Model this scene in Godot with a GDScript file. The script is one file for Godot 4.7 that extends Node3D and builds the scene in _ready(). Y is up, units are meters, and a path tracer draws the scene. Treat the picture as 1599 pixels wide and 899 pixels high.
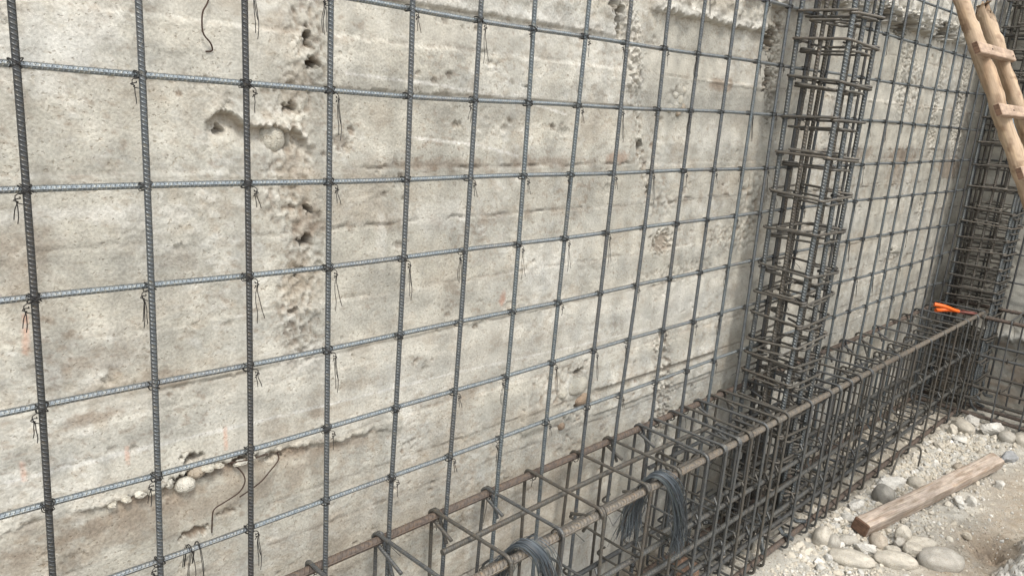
extends Node3D

var rng := RandomNumberGenerator.new()
var M := {}
var taken := {}

# ---------------------------------------------------------------- mesh builder
class MB:
	var v := PackedVector3Array()
	var n := PackedVector3Array()
	var uv := PackedVector2Array()
	var c := PackedColorArray()
	var ix := PackedInt32Array()
	var tint := Color(1, 1, 1)
	var rust: FastNoiseLite
	var rusty := 0.0

	func vert(p: Vector3, nn: Vector3, t: Vector2) -> int:
		v.append(p); n.append(nn); uv.append(t); c.append(tint)
		return v.size() - 1

	func tri(a: int, b: int, d: int) -> void:
		var f := (v[b] - v[a]).cross(v[d] - v[a])
		if f.dot(n[a] + n[b] + n[d]) > 0.0:
			ix.append(a); ix.append(d); ix.append(b)
		else:
			ix.append(a); ix.append(b); ix.append(d)

	# swept tube; u runs 0..1 around, v in metres along
	func tube(pts: PackedVector3Array, r: float, sides: int = 8, r1: float = -1.0, closed: bool = false, v0: float = 0.0, caps: bool = true) -> void:
		var cnt := pts.size()
		if r1 < 0.0:
			r1 = r
		var t0 := (pts[1] - pts[0]).normalized()
		var up := Vector3.UP if absf(t0.y) < 0.9 else Vector3.BACK
		var a := t0.cross(up).normalized()
		var ln := v0
		var base := v.size()
		var rows := cnt + (1 if closed else 0)
		for i in rows:
			var p: Vector3 = pts[i % cnt]
			var t: Vector3
			if closed:
				t = (pts[(i + 1) % cnt] - pts[(i + cnt - 1) % cnt]).normalized()
			else:
				t = (pts[mini(i + 1, cnt - 1)] - pts[maxi(i - 1, 0)]).normalized()
			a = (a - t * a.dot(t)).normalized()
			var b := t.cross(a)
			if i > 0:
				ln += p.distance_to(pts[(i - 1) % cnt])
			var rr := lerpf(r, r1, float(i) / maxf(rows - 1, 1))
			for k in sides + 1:
				var ang := TAU * k / sides
				var d := a * cos(ang) + b * sin(ang)
				vert(p + d * rr, d, Vector2(float(k) / sides, ln))
				if rust:
					var g := clampf(rust.get_noise_2d(ln * 9.0 + v0 * 977.0, cos(ang) * 0.35) * 1.8 - 0.05, 0, 1)
					c[c.size() - 1] = Color(1, 1, 1).lerp(Color(0.95, 0.60, 0.38), g * rusty)
		var w := sides + 1
		for i in rows - 1:
			for k in sides:
				var q := base + i * w + k
				tri(q, q + w, q + 1); tri(q + 1, q + w, q + w + 1)
		if caps and not closed:
			for e in 2:
				var idx := 0 if e == 0 else cnt - 1
				var nn: Vector3 = (pts[0] - pts[1]).normalized() if e == 0 else (pts[cnt - 1] - pts[cnt - 2]).normalized()
				var ctr := vert(pts[idx], nn, Vector2(0.5, 0))
				var first := v.size()
				for k in sides:
					vert(v[base + idx * w + k], nn, Vector2(0.5, 0))
				for k in sides:
					tri(ctr, first + k, first + (k + 1) % sides)

	func quad(p: Array, nn: Vector3, uvs: Array) -> void:
		var s := v.size()
		for k in 4:
			vert(p[k], nn, uvs[k])
		tri(s, s + 1, s + 2); tri(s, s + 2, s + 3)

	# chamfered box
	func box(ctr: Vector3, h: Vector3, bs: Basis, ch: float) -> void:
		var axes := [Vector3.RIGHT, Vector3.UP, Vector3.BACK]
		for ax in 3:
			for sg in [-1.0, 1.0]:
				var u := (ax + 1) % 3
				var w := (ax + 2) % 3
				var p := []
				var t := []
				for q in [[-1, -1], [1, -1], [1, 1], [-1, 1]]:
					var o := Vector3.ZERO
					o[ax] = sg * h[ax]
					o[u] = q[0] * (h[u] - ch)
					o[w] = q[1] * (h[w] - ch)
					p.append(ctr + bs * o)
					t.append(Vector2(o.y + o.z * 0.7, o.x) if ax != 0 else Vector2(o.y, o.z))
				quad(p, bs * (axes[ax] * sg), t)
		for ax in 3:                       # edges
			var u := (ax + 1) % 3
			var w := (ax + 2) % 3
			for su in [-1.0, 1.0]:
				for sw in [-1.0, 1.0]:
					var p := []
					var t := []
					for q in [[-1, 0], [1, 0], [1, 1], [-1, 1]]:
						var o := Vector3.ZERO
						o[ax] = q[0] * (h[ax] - ch)
						o[u] = su * (h[u] - (ch if q[1] == 0 else 0.0))
						o[w] = sw * (h[w] - (0.0 if q[1] == 0 else ch))
						p.append(ctr + bs * o)
						t.append(Vector2(o.y + o.z * 0.7, o.x))
					var nn := Vector3.ZERO
					nn[u] = su; nn[w] = sw
					quad(p, (bs * nn).normalized(), t)
		for sx in [-1.0, 1.0]:
			for sy in [-1.0, 1.0]:
				for sz in [-1.0, 1.0]:
					var s := v.size()
					var nn := bs * Vector3(sx, sy, sz).normalized()
					for k in 3:
						var o := Vector3(sx * (h.x - ch), sy * (h.y - ch), sz * (h.z - ch))
						o[k] += ch * [sx, sy, sz][k]
						vert(ctr + bs * o, nn, Vector2(o.y, o.x))
					tri(s, s + 1, s + 2)

	func mesh() -> ArrayMesh:
		var arr := []
		arr.resize(Mesh.ARRAY_MAX)
		arr[Mesh.ARRAY_VERTEX] = v
		arr[Mesh.ARRAY_NORMAL] = n
		arr[Mesh.ARRAY_TEX_UV] = uv
		arr[Mesh.ARRAY_COLOR] = c
		arr[Mesh.ARRAY_INDEX] = ix
		var m := ArrayMesh.new()
		m.add_surface_from_arrays(Mesh.PRIMITIVE_TRIANGLES, arr)
		return m


# ---------------------------------------------------------------- naming
func numbered(called: String) -> String:
	if not taken.has(called):
		taken[called] = 0
		return called
	taken[called] += 1
	return "%s_%03d" % [called, taken[called]]

func tag(o: Node, label: String, category: String, group: String = "") -> Node:
	o.set_meta("label", label)
	o.set_meta("category", category)
	if group:
		o.set_meta("group", group)
	return o

func thing(called: String, label: String, category: String, at: Vector3 = Vector3.ZERO, group: String = "") -> Node3D:
	var o := Node3D.new()
	o.name = numbered(called)
	add_child(o)
	o.position = at
	tag(o, label, category, group)
	return o

func put(called: String, mesh: Mesh, mat: Material, parent: Node = self, at: Vector3 = Vector3.ZERO) -> MeshInstance3D:
	var o := MeshInstance3D.new()
	if parent == self:
		o.name = numbered(called)
	else:
		var cnt: int = parent.get_meta("count_" + called, 0)
		parent.set_meta("count_" + called, cnt + 1)
		o.name = called if cnt == 0 else "%s_%03d" % [called, cnt]
	o.mesh = mesh
	o.material_override = mat
	o.position = at
	parent.add_child(o)
	return o

func bar(amount: float = 0.26) -> MB:
	var m := MB.new()
	m.rust = RUST
	m.rusty = amount
	return m

var RUST := noise(66, 1.0, 3)

func drop_counts(o: Node) -> void:
	for k in o.get_meta_list():
		if String(k).begins_with("count_"):
			o.remove_meta(k)
	for ch in o.get_children():
		drop_counts(ch)

# ---------------------------------------------------------------- textures and materials
func noise(s: int, f: float, oct: int = 1, kind: int = FastNoiseLite.TYPE_SIMPLEX_SMOOTH) -> FastNoiseLite:
	var q := FastNoiseLite.new()
	q.seed = s
	q.noise_type = kind
	q.frequency = f
	q.fractal_type = FastNoiseLite.FRACTAL_FBM if oct > 1 else FastNoiseLite.FRACTAL_NONE
	q.fractal_octaves = oct
	return q

func layer(q: FastNoiseLite, w: int, h: int, tw: int, th: int) -> PackedByteArray:
	var im := q.get_seamless_image(w, h, false, false, 0.12)
	im.convert(Image.FORMAT_L8)
	if w != tw or h != th:
		im.resize(tw, th, Image.INTERPOLATE_CUBIC)
	return im.get_data()

func tex(d: PackedByteArray, w: int, h: int, fmt: int) -> ImageTexture:
	var im := Image.create_from_data(w, h, false, fmt, d)
	im.generate_mipmaps()
	return ImageTexture.create_from_image(im)

# fine grain of concrete or soil: albedo and relief that tile
func grain(seed0: int, stretch: int, pit: float, streak: float, warm: float) -> Array:
	var s := 1024
	var a := layer(noise(seed0, 0.09, 4), s, s, s, s)
	var b := layer(noise(seed0 + 1, 0.035, 4), s / stretch, s, s, s)
	var p := layer(noise(seed0 + 2, 0.06, 4), s / maxi(stretch - 1, 1), s, s, s)
	var g := layer(noise(seed0 + 3, 0.008, 3), s, s, s, s)
	var e := layer(noise(seed0 + 5, 0.3, 2), s, s, s, s)
	var al := PackedByteArray()
	var he := PackedByteArray()
	al.resize(s * s * 3)
	he.resize(s * s)
	for i in s * s:
		var x := a[i] / 255.0 - 0.5
		var y := b[i] / 255.0 - 0.5
		var z := g[i] / 255.0 - 0.5
		var w := e[i] / 255.0 - 0.5
		var dark := clampf((0.26 - p[i] / 255.0 + 0.22 * z) * 9.0, 0.0, 1.0)
		var st := clampf((absf(y) - 0.2) * 4.0, 0.0, 1.0) * (1.0 if y < 0 else -0.45)
		var k := 0.87 + 0.17 * x + 0.12 * w + 0.16 * z - pit * dark - streak * st
		var q := i * 3
		al[q] = int(clampf(k, 0, 1) * 255)
		al[q + 1] = int(clampf(k - warm * (dark + maxf(st, 0.0)) * 0.07 , 0, 1) * 255)
		al[q + 2] = int(clampf(k - warm * (dark + maxf(st, 0.0)) * 0.16, 0, 1) * 255)
		he[i] = int(clampf(0.6 + 0.5 * x + 0.2 * w + 0.12 * y - 0.6 * dark, 0, 1) * 255)
	return [tex(al, s, s, Image.FORMAT_RGB8), tex(he, s, s, Image.FORMAT_L8)]

# ribs of a deformed bar, sixteen to a tile, with mottled mill scale
func rib_maps() -> Array:
	var w := 64
	var h := 512
	var nz := noise(77, 0.05, 4)
	var he := PackedByteArray()
	var al := PackedByteArray()
	he.resize(w * h)
	al.resize(w * h * 3)
	for y in h:
		for x in w:
			var u := float(x) / w
			var half := fposmod(u * 2.0, 1.0)
			var ph := fposmod(16.0 * y / h + (half if u < 0.5 else half + 0.5) * 1.1, 1.0)
			var d := absf(ph - 0.5)
			var r := clampf(1.0 - d / 0.24, 0.0, 1.0)
			r = r * r * (3.0 - 2.0 * r) * clampf(minf(half, 1.0 - half) * 9.0 - 0.35, 0.0, 1.0)
			if minf(half, 1.0 - half) < 0.05:
				r = 0.8
			var ang := TAU * u
			var ang2 := TAU * y / h
			var m := nz.get_noise_3d(cos(ang) * 18.0 + 40.0 * cos(ang2), sin(ang) * 18.0, 40.0 * sin(ang2))
			he[y * w + x] = int(255 * clampf(r * 0.9 + 0.05 + 0.06 * m, 0, 1))
			var k := clampf(0.78 + 0.2 * m + 0.12 * r, 0, 1)
			var q := (y * w + x) * 3
			al[q] = int(255 * k)
			al[q + 1] = int(255 * clampf(k - maxf(0.0, m - 0.1) * 0.12, 0, 1))
			al[q + 2] = int(255 * clampf(k - maxf(0.0, m - 0.1) * 0.3, 0, 1))
	return [tex(al, w, h, Image.FORMAT_RGB8), tex(he, w, h, Image.FORMAT_L8)]

# long grain of timber along v
func wood_maps(s0: int, contrast: float) -> Array:
	var w := 256
	var h := 512
	var a := layer(noise(s0, 0.06, 4), w, h / 16, w, h)
	var b := layer(noise(s0 + 1, 0.012, 3), w, h, w, h)
	var e := layer(noise(s0 + 2, 0.2, 2), w, h / 4, w, h)
	var al := PackedByteArray()
	var he := PackedByteArray()
	al.resize(w * h * 3)
	he.resize(w * h)
	for i in w * h:
		var x := a[i] / 255.0 - 0.5
		var y := b[i] / 255.0 - 0.5
		var z := e[i] / 255.0 - 0.5
		var k := 0.8 + contrast * (0.5 * x + 0.35 * y + 0.25 * z)
		al[i * 3] = int(255 * clampf(k + 0.03, 0, 1))
		al[i * 3 + 1] = int(255 * clampf(k - 0.06 * absf(y) * contrast, 0, 1))
		al[i * 3 + 2] = int(255 * clampf(k - 0.14 * absf(x + y) * contrast, 0, 1))
		he[i] = int(255 * clampf(0.5 + x * 0.7 + z * 0.4, 0, 1))
	return [tex(al, w, h, Image.FORMAT_RGB8), tex(he, w, h, Image.FORMAT_L8)]

func mat(col: Color, rough: float, metal: float = 0.0, maps: Array = [], scale3: Vector3 = Vector3.ONE, relief: float = 0.0) -> StandardMaterial3D:
	var m := StandardMaterial3D.new()
	m.albedo_color = col
	m.roughness = rough
	m.metallic = metal
	if maps:
		m.albedo_texture = maps[0]
		m.uv1_scale = scale3
		if relief > 0.0:
			m.heightmap_enabled = true
			m.heightmap_texture = maps[1]
			m.heightmap_scale = relief
	m.vertex_color_use_as_albedo = true
	return m

func make_materials() -> void:
	var ribs := rib_maps()
	var r12 := Vector3(1, 1 / 0.128, 1)
	var r20 := Vector3(1, 1 / 0.2, 1)
	M.bar_level = mat(Color(0.62, 0.655, 0.68), 0.34, 0.7, ribs, r12, 0.13)
	M.bar_a = mat(Color(0.44, 0.465, 0.485), 0.36, 0.5, ribs, r12, 0.125)
	M.bar_b = mat(Color(0.355, 0.365, 0.375), 0.38, 0.5, ribs, r12, 0.125)
	M.bar_c = mat(Color(0.49, 0.53, 0.555), 0.34, 0.55, ribs, r12, 0.125)
	M.bar_dark = mat(Color(0.29, 0.295, 0.31), 0.5, 0.45, ribs, r12, 0.125)
	M.col_bar = mat(Color(0.46, 0.485, 0.50), 0.38, 0.55, ribs, r20, 0.24)
	M.col_bar_b = mat(Color(0.40, 0.39, 0.37), 0.48, 0.35, ribs, r20, 0.24)
	M.hoop = mat(Color(0.41, 0.40, 0.38), 0.5, 0.25, ribs, r12, 0.05)
	M.hoop_b = mat(Color(0.47, 0.455, 0.43), 0.5, 0.25, ribs, r12, 0.05)
	M.stirrup = mat(Color(0.41, 0.42, 0.425), 0.45, 0.35, ribs, r12, 0.05)
	M.stirrup_b = mat(Color(0.39, 0.38, 0.36), 0.5, 0.25, ribs, r12, 0.05)
	M.rust_bar = mat(Color(0.43, 0.385, 0.355), 0.72, 0.1, ribs, Vector3(1, 1 / 0.22, 1), 0.26)
	M.pale_bar = mat(Color(0.54, 0.515, 0.48), 0.55, 0.2, ribs, Vector3(1, 1 / 0.22, 1), 0.5)
	M.grey_bar = mat(Color(0.41, 0.415, 0.41), 0.5, 0.3, ribs, r20, 0.12)
	M.wire = mat(Color(0.15, 0.145, 0.145), 0.5, 0.4)
	M.wire_new = mat(Color(0.37, 0.40, 0.425), 0.36, 0.5)
	M.wire_rust = mat(Color(0.23, 0.165, 0.13), 0.8, 0.0)
	M.rod = mat(Color(0.52, 0.60, 0.66), 0.4, 0.5, ribs, r12, 0.05)
	var gw := grain(11, 2, 0.12, 0.07, 0.2)
	M.wall = mat(Color(1, 1, 1), 0.92, 0.0, gw, Vector3(1 / 0.8, -1 / 0.8, 1), 0.16)
	M.wall.vertex_color_use_as_albedo = true
	var gg := grain(31, 1, 0.3, 0.1, 0.8)
	M.ground = mat(Color(1, 1, 1), 0.96, 0.0, gg, Vector3(1 / 0.7, 1 / 0.7, 1), 0.8)
	M.ground.vertex_color_use_as_albedo = true
	M.stone = mat(Color(1, 1, 1), 0.85, 0.0, gg, Vector3(2.2, 2.2, 2.2), 0.4)
	M.stone.uv1_triplanar = true
	M.stone.vertex_color_use_as_albedo = true
	M.gravel = mat(Color(1, 1, 1), 0.95)
	M.gravel.vertex_color_use_as_albedo = true
	var wp := wood_maps(51, 0.35)
	M.pole = mat(Color(0.78, 0.71, 0.60), 0.7, 0.0, wp, Vector3(1, 1 / 0.6, 1), 0.15)
	var ws := wood_maps(61, 0.55)
	M.board = mat(Color(0.72, 0.65, 0.57), 0.85, 0.0, ws, Vector3(3.3, 1 / 0.5, 1), 0.15)
	M.board_end = mat(Color(0.45, 0.36, 0.29), 0.9, 0.0, ws, Vector3(8, 8, 1), 0.1)
	M.timber = mat(Color(0.76, 0.73, 0.68), 0.88, 0.0, ws, Vector3(2.2, 1 / 0.7, 1), 0.2)
	M.orange = mat(Color(0.87, 0.38, 0.10), 0.5)
	M.jaw = mat(Color(0.42, 0.24, 0.21), 0.5, 0.3)

# ---------------------------------------------------------------- the wall
var WX := PackedFloat32Array()
var WY := PackedFloat32Array()
var WH := PackedFloat32Array()
var WC := PackedColorArray()
const LIGHT := Color(0.605, 0.585, 0.52)
const BASE := Color(0.54, 0.515, 0.445)
const GREY := Color(0.375, 0.365, 0.325)
const BROWN := Color(0.245, 0.185, 0.135)
const SOIL := Color(0.40, 0.345, 0.275)
const PALE := Color(0.70, 0.69, 0.645)
const SEAM := Color(0.17, 0.135, 0.105)

func axis(parts: Array) -> PackedFloat32Array:
	var out := PackedFloat32Array()
	for p in parts:
		var cnt := int(ceil((p[1] - p[0]) / p[2]))
		for i in cnt:
			out.append(p[0] + (p[1] - p[0]) * i / cnt)
	out.append(parts[-1][1])
	return out

# visits the wall's points in a box; f(x, y, i) changes WH and WC
func stamp(x0: float, x1: float, y0: float, y1: float, f: Callable) -> void:
	var w := WX.size()
	for j in range(WY.bsearch(y0), mini(WY.bsearch(y1), WY.size())):
		for i in range(WX.bsearch(x0), mini(WX.bsearch(x1), w)):
			f.call(WX[i], WY[j], j * w + i)

func seg_d(x: float, y: float, pl: Array) -> Array:
	var best := 1e9
	var bx := 0.0
	for k in pl.size() - 1:
		var a := Vector2(pl[k][0], pl[k][1])
		var b := Vector2(pl[k + 1][0], pl[k + 1][1])
		var q := Geometry2D.get_closest_point_to_segment(Vector2(x, y), a, b)
		var d := q.distance_to(Vector2(x, y))
		if d < best:
			best = d
			bx = q.y
	return [best, bx]

func bounds(pl: Array, m: float) -> Array:
	var r := [1e9, -1e9, 1e9, -1e9]
	for p in pl:
		r[0] = minf(r[0], p[0] - m); r[1] = maxf(r[1], p[0] + m)
		r[2] = minf(r[2], p[1] - m); r[3] = maxf(r[3], p[1] + m)
	return r

func line_y(pl: Array, x: float) -> float:
	if x <= pl[0][0]:
		return pl[0][1]
	for k in pl.size() - 1:
		if x <= pl[k + 1][0]:
			return lerpf(pl[k][1], pl[k + 1][1], (x - pl[k][0]) / (pl[k + 1][0] - pl[k][0]))
	return pl[-1][1]

func sm(a: float, b: float, x: float) -> float:
	return smoothstep(a, b, x)

func build_wall(fine: float) -> void:
	WX = axis([[-1.6, -0.12, 0.03], [-0.12, 2.0, fine], [2.0, 3.3, fine * 1.5], [3.3, 5.98, fine * 2.0]])
	WY = axis([[-1.85, -1.45, 0.025], [-1.45, 0.78, fine], [0.78, 1.95, 0.04]])
	var w := WX.size()
	var h := WY.size()
	WH.resize(w * h)
	WC.resize(w * h)
	var n1 := noise(101, 1.3, 3)
	var n2 := noise(102, 9.0, 3)
	var n3 := noise(103, 45.0, 3)
	var n4 := noise(104, 3.5, 4)
	var n5 := noise(105, 2.2, 3)
	var n6 := noise(106, 26.0, 2)
	var edges := [-1.62, -1.31, -1.1, -0.93, -0.81, -0.68, -0.45, -0.31, -0.13, 0.01, 0.2, 0.315, 0.41, 0.55, 0.72]
	var offs := PackedFloat32Array()
	var tint := PackedFloat32Array()
	for e in edges.size() + 1:
		offs.append(rng.randf_range(-0.003, 0.003))
		tint.append(rng.randf_range(-1, 1))
	for j in h:
		var y := WY[j]
		for i in w:
			var x := WX[i]
			var k := j * w + i
			var wob := n5.get_noise_2d(x * 0.5, y * 0.2) * 0.006 + n3.get_noise_2d(x * 0.5, 3.0) * 0.0025
			var yy := y + wob
			var b := 0
			var near := 1.0
			while b < edges.size() and yy > edges[b]:
				b += 1
			if b > 0:
				near = minf(near, yy - edges[b - 1])
			if b < edges.size():
				near = minf(near, edges[b] - yy)
			var a1 := n1.get_noise_2d(x, y)
			var a2 := n2.get_noise_2d(x * 0.45, y)
			var a3 := n3.get_noise_2d(x * 0.6, y)
			var a4 := n4.get_noise_2d(x * 0.9, y * 1.1)
			var a6 := n6.get_noise_2d(x * 0.6, y)
			# skin of the concrete flaked off in patches with crisp edges
			var fv := 0.7 * n2.get_noise_2d(x * 0.7 + 7.0, y) + 0.45 * a3 + 0.3 * a6 + 0.8 * n4.get_noise_2d(x * 0.8 + 5.0, y) + tint[b] * 0.12
			var fl := sm(0.2, 0.22, fv)
			var rough := 0.2 + 0.9 * fl + 0.7 * clampf(a1 * 3.0, 0, 1)
			WH[k] = 0.003 * a1 + 0.0007 * a2 + rough * (0.0019 * a3 + 0.0012 * a6) + offs[b] - 0.0013 * fl
			var col := BASE.lerp(LIGHT, clampf(0.5 + 1.3 * a1 + 0.7 * a2, 0, 1))
			var piece := floorf((x + wob + 4.0 + tint[b] * 0.7) / 1.05)
			var pan := clampf(tint[b] * 0.4 + sin(piece * 37.7 + b * 11.3) * 0.75 + 0.8 * n1.get_noise_2d(x * 0.6 + 20.0, offs[b] * 9000.0), -1, 1)
			WH[k] += 0.0012 * sin(piece * 17.0 + b * 5.0)
			col = col.lerp(GREY if pan > 0.0 else PALE, absf(pan) * (0.42 if pan > 0.0 else 0.3))
			col = col.lerp(GREY, clampf((a4 + 0.3 * a3 + 0.25 * a6) * 1.5 - 0.2, 0, 0.55))
			col = col.lerp(SOIL, clampf((-a4 - 0.3 * a3) * 1.5 - 0.3, 0, 0.45))
			col = col.lerp(PALE, clampf((a6 + a1) * 1.4 - 0.5, 0, 0.5))
			col = col.lerp(GREY, 0.2 * fl)
			col = col.lerp(BROWN, clampf(-a3 * 2.2 - 0.95 + 1.2 * a4, 0, 0.5))
			col = col.lerp(SOIL, clampf((n3.get_noise_2d(x * 0.4 + 11.0, y * 0.6) - 0.2) * 2.6, 0, 0.4) * clampf(0.5 + a1 * 2.0, 0, 1))
			var broken := clampf(0.35 + 2.2 * n5.get_noise_2d(x * 2.2, edges[mini(b, edges.size() - 1)] * 7.0), 0, 1)
			var lj := (1.0 - sm(0.0, 0.007, near)) * broken
			WH[k] -= lj * 0.003
			col = col.lerp(SEAM, lj * 0.32)
			col = col.lerp(BROWN, (1.0 - sm(0.0, 0.035, near)) * broken * clampf(a2 + a3, 0, 0.35))
			WC[k] = col
	# --- lower lift: the pour above stands proud, broken edge, brown below
	var le := [[-1.6, -0.68], [-0.06, -0.68], [0.15, -0.684], [0.22, -0.687], [0.30, -0.661], [0.386, -0.662], [0.44, -0.669], [0.61, -0.682], [0.71, -0.702], [1.0, -0.71]]
	stamp(-1.6, 1.05, -0.86, -0.5, func(x, y, i):
		var e: float = line_y(le, x) + 0.004 * n3.get_noise_2d(x * 1.3, 0.0) + 0.007 * n6.get_noise_2d(x * 0.6, 9.0) + 0.014 * n2.get_noise_2d(x * 0.8, 2.0)
		var fade: float = (1.0 - sm(0.66, 1.0, x)) * (0.45 + 0.55 * sm(0.02, 0.2, x))
		var st: float = sm(e - 0.003, e + 0.004, y)
		WH[i] += (st * 0.009 * clampf(0.8 + 1.2 * n2.get_noise_2d(x * 1.2, 6.0), 0.25, 1.3) * (1.0 - sm(e, e + 0.16, y) * 0.8) - (1.0 - st) * sm(e - 0.13, e, y) * 0.004) * fade
		WH[i] += sm(0.035, 0.0, absf(y - e)) * (n3.get_noise_2d(x * 1.2, y * 1.2) * 0.006 + n6.get_noise_2d(x, y * 1.5) * 0.004) * fade
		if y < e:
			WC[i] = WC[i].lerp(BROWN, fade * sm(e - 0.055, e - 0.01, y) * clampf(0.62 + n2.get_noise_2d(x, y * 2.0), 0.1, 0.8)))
	# --- upper lifts standing proud of the face below
	for lp in [[-1.6, 1.72, 0.41, 0.009, 0.004], [1.86, 2.66, 0.514, 0.030, 0.009], [2.4, 3.1, 0.628, 0.03, 0.01], [2.98, 5.98, 0.705, 0.065, 0.028]]:
		var tall: float = 1.95
		stamp(lp[0], lp[1], lp[2] - 0.08, tall, func(x, y, i):
			var e: float = lp[2] + lp[4] * (1.4 * n6.get_noise_2d(x * 1.6, lp[3] * 50.0) + 0.8 * n2.get_noise_2d(x, 4.0))
			var st: float = sm(e - 0.002, e + 0.008, y) * sm(lp[0], lp[0] + 0.05, x) * (1.0 - sm(lp[1] - 0.04, lp[1], x))
			WH[i] += st * lp[3] + st * lp[4] * 1.3 * n2.get_noise_2d(x * 1.5, y * 1.8)
			WC[i] = WC[i].lerp(PALE if lp[3] < 0.05 else LIGHT, st * (1.0 - sm(e + 0.02, e + 0.06, y)) * 0.6)
			if lp[3] > 0.05:
				WH[i] += st * 0.03 * absf(n6.get_noise_2d(x * 0.8, y * 1.2)) - st * 0.02
				WC[i] = WC[i].lerp(PALE, st * clampf(0.35 + n6.get_noise_2d(x, y) * 1.2, 0, 0.8))
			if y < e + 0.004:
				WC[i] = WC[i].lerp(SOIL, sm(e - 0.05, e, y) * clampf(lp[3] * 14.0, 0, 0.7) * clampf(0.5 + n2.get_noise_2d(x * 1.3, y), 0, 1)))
	# --- rough bands, seams of honeycombed pour joints [line, half width, height, rough, brown]
	var bands := [
		[[[0.60, 0.40], [0.606, 0.305], [0.615, 0.25], [0.572, 0.162], [0.56, 0.045], [0.528, -0.037], [0.565, -0.09], [0.60, -0.15], [0.588, -0.232], [0.575, -0.33], [0.60, -0.42]], 0.07, -0.004, 0.009, 0.55],
		[[[1.715, 0.62], [1.735, 0.5], [1.785, 0.43], [1.815, 0.33], [1.825, 0.29]], 0.055, 0.010, 0.02, 0.3],
		[[[1.86, 0.2], [1.90, 0.067], [1.955, -0.06]], 0.03, -0.003, 0.014, 0.45],
		[[[2.76, 0.62], [2.75, 0.5], [2.79, 0.36], [2.82, 0.2]], 0.06, -0.012, 0.02, 0.7],
		[[[2.2, -0.7], [2.24, -0.9], [2.3, -1.1]], 0.07, -0.008, 0.022, 0.65],
		[[[4.9, 0.5], [4.91, 0.23], [5.0, 0.05]], 0.08, -0.006, 0.022, 0.3],
		[[[5.35, 0.5], [5.4, 0.2], [5.5, 0.1]], 0.15, -0.006, 0.02, 0.3],
		[[[4.3, 0.55], [4.35, 0.35]], 0.16, -0.004, 0.016, 0.25],
		[[[4.56, -0.7], [4.58, -0.95]], 0.03, 0.006, 0.014, 0.0],
		[[[4.99, -0.27], [5.02, -0.37]], 0.04, -0.008, 0.018, 0.4]]
	for bd in bands:
		var bb := bounds(bd[0], bd[1] * 1.5)
		stamp(bb[0], bb[1], bb[2], bb[3], func(x, y, i):
			var q: Array = seg_d(x, y, bd[0])
			var d: float = q[0] + 0.35 * bd[1] * n6.get_noise_2d(x * 2.0, y * 2.0)
			var t: float = 1.0 - sm(bd[1] * 0.35, bd[1], d)
			if t > 0.0:
				var r: float = n6.get_noise_2d(x * 1.5, y * 1.3)
				var r2: float = n3.get_noise_2d(x * 1.5, y * 1.4)
				WH[i] += t * (bd[2] + bd[3] * (0.65 * r + 0.35 * r2))
				WC[i] = WC[i].lerp(LIGHT, t * clampf(r * 1.6, 0, 0.6))
				WC[i] = WC[i].lerp(BROWN, t * bd[4] * clampf(-r * 2.0 - r2 + 0.12, 0, 1)))
	# --- pebbly honeycomb patches [x, y, rx, ry, pebble size, brown]
	var cell := noise(140, 1.0, 1, FastNoiseLite.TYPE_CELLULAR)
	cell.cellular_return_type = FastNoiseLite.RETURN_DISTANCE
	for hc in [[2.097, 0.24, 0.075, 0.07, 0.03, 0.5], [2.08, -0.14, 0.13, 0.05, 0.022, 0.4], [2.76, -0.14, 0.17, 0.12, 0.03, 0.55], [2.72, -0.30, 0.2, 0.1, 0.022, 0.4], [2.5, -0.30, 0.10, 0.05, 0.018, 0.8], [1.58, -0.75, 0.18, 0.07, 0.02, 0.5], [4.66, -0.57, 0.16, 0.06, 0.03, 0.4], [1.7, -0.86, 0.12, 0.04, 0.02, 0.5], [4.45, 0.4, 0.2, 0.16, 0.03, 0.3], [0.56, 0.03, 0.07, 0.09, 0.016, 0.35], [2.25, -0.42, 0.3, 0.05, 0.018, 0.3]]:
		stamp(hc[0] - hc[2] * 1.3, hc[0] + hc[2] * 1.3, hc[1] - hc[3] * 1.3, hc[1] + hc[3] * 1.3, func(x, y, i):
			var d: float = Vector2((x - hc[0]) / hc[2], (y - hc[1]) / hc[3]).length() + 0.4 * n6.get_noise_2d(x * 1.5, y * 1.5)
			var t: float = 1.0 - sm(0.6, 1.0, d)
			if t > 0.0:
				var p: float = clampf(cell.get_noise_2d(x / hc[4], y / hc[4]) + 1.0, 0, 1.2)
				WH[i] += t * (-0.010 + 0.016 * (1.0 - p * p) * clampf(hc[4] / 0.03, 0.6, 1.2))
				WC[i] = WC[i].lerp(LIGHT, t * (1.0 - sm(0.2, 0.5, p)) * 0.6)
				WC[i] = WC[i].lerp(BROWN, t * hc[5] * sm(0.45, 0.85, p)))
	# --- crevice with a recess that runs out below it
	var cv := [[0.365, 0.115], [0.382, 0.130], [0.408, 0.137], [0.443, 0.117], [0.479, 0.105], [0.51, 0.108], [0.551, 0.104], [0.585, 0.096], [0.61, 0.07]]
	stamp(0.35, 0.63, -0.02, 0.17, func(x, y, i):
		var e: float = line_y(cv, x) + 0.005 * n3.get_noise_2d(x * 2.5, 1.0) + 0.007 * n6.get_noise_2d(x * 1.5, 1.0)
		var t: float = sm(0.36, 0.385, x) * (1.0 - sm(0.58, 0.63, x))
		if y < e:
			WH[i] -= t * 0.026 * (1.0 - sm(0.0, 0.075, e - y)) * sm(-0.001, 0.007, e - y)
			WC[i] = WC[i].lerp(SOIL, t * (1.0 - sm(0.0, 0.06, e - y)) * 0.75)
		else:
			WH[i] += t * 0.006 * (1.0 - sm(0.0, 0.04, y - e)))
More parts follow.
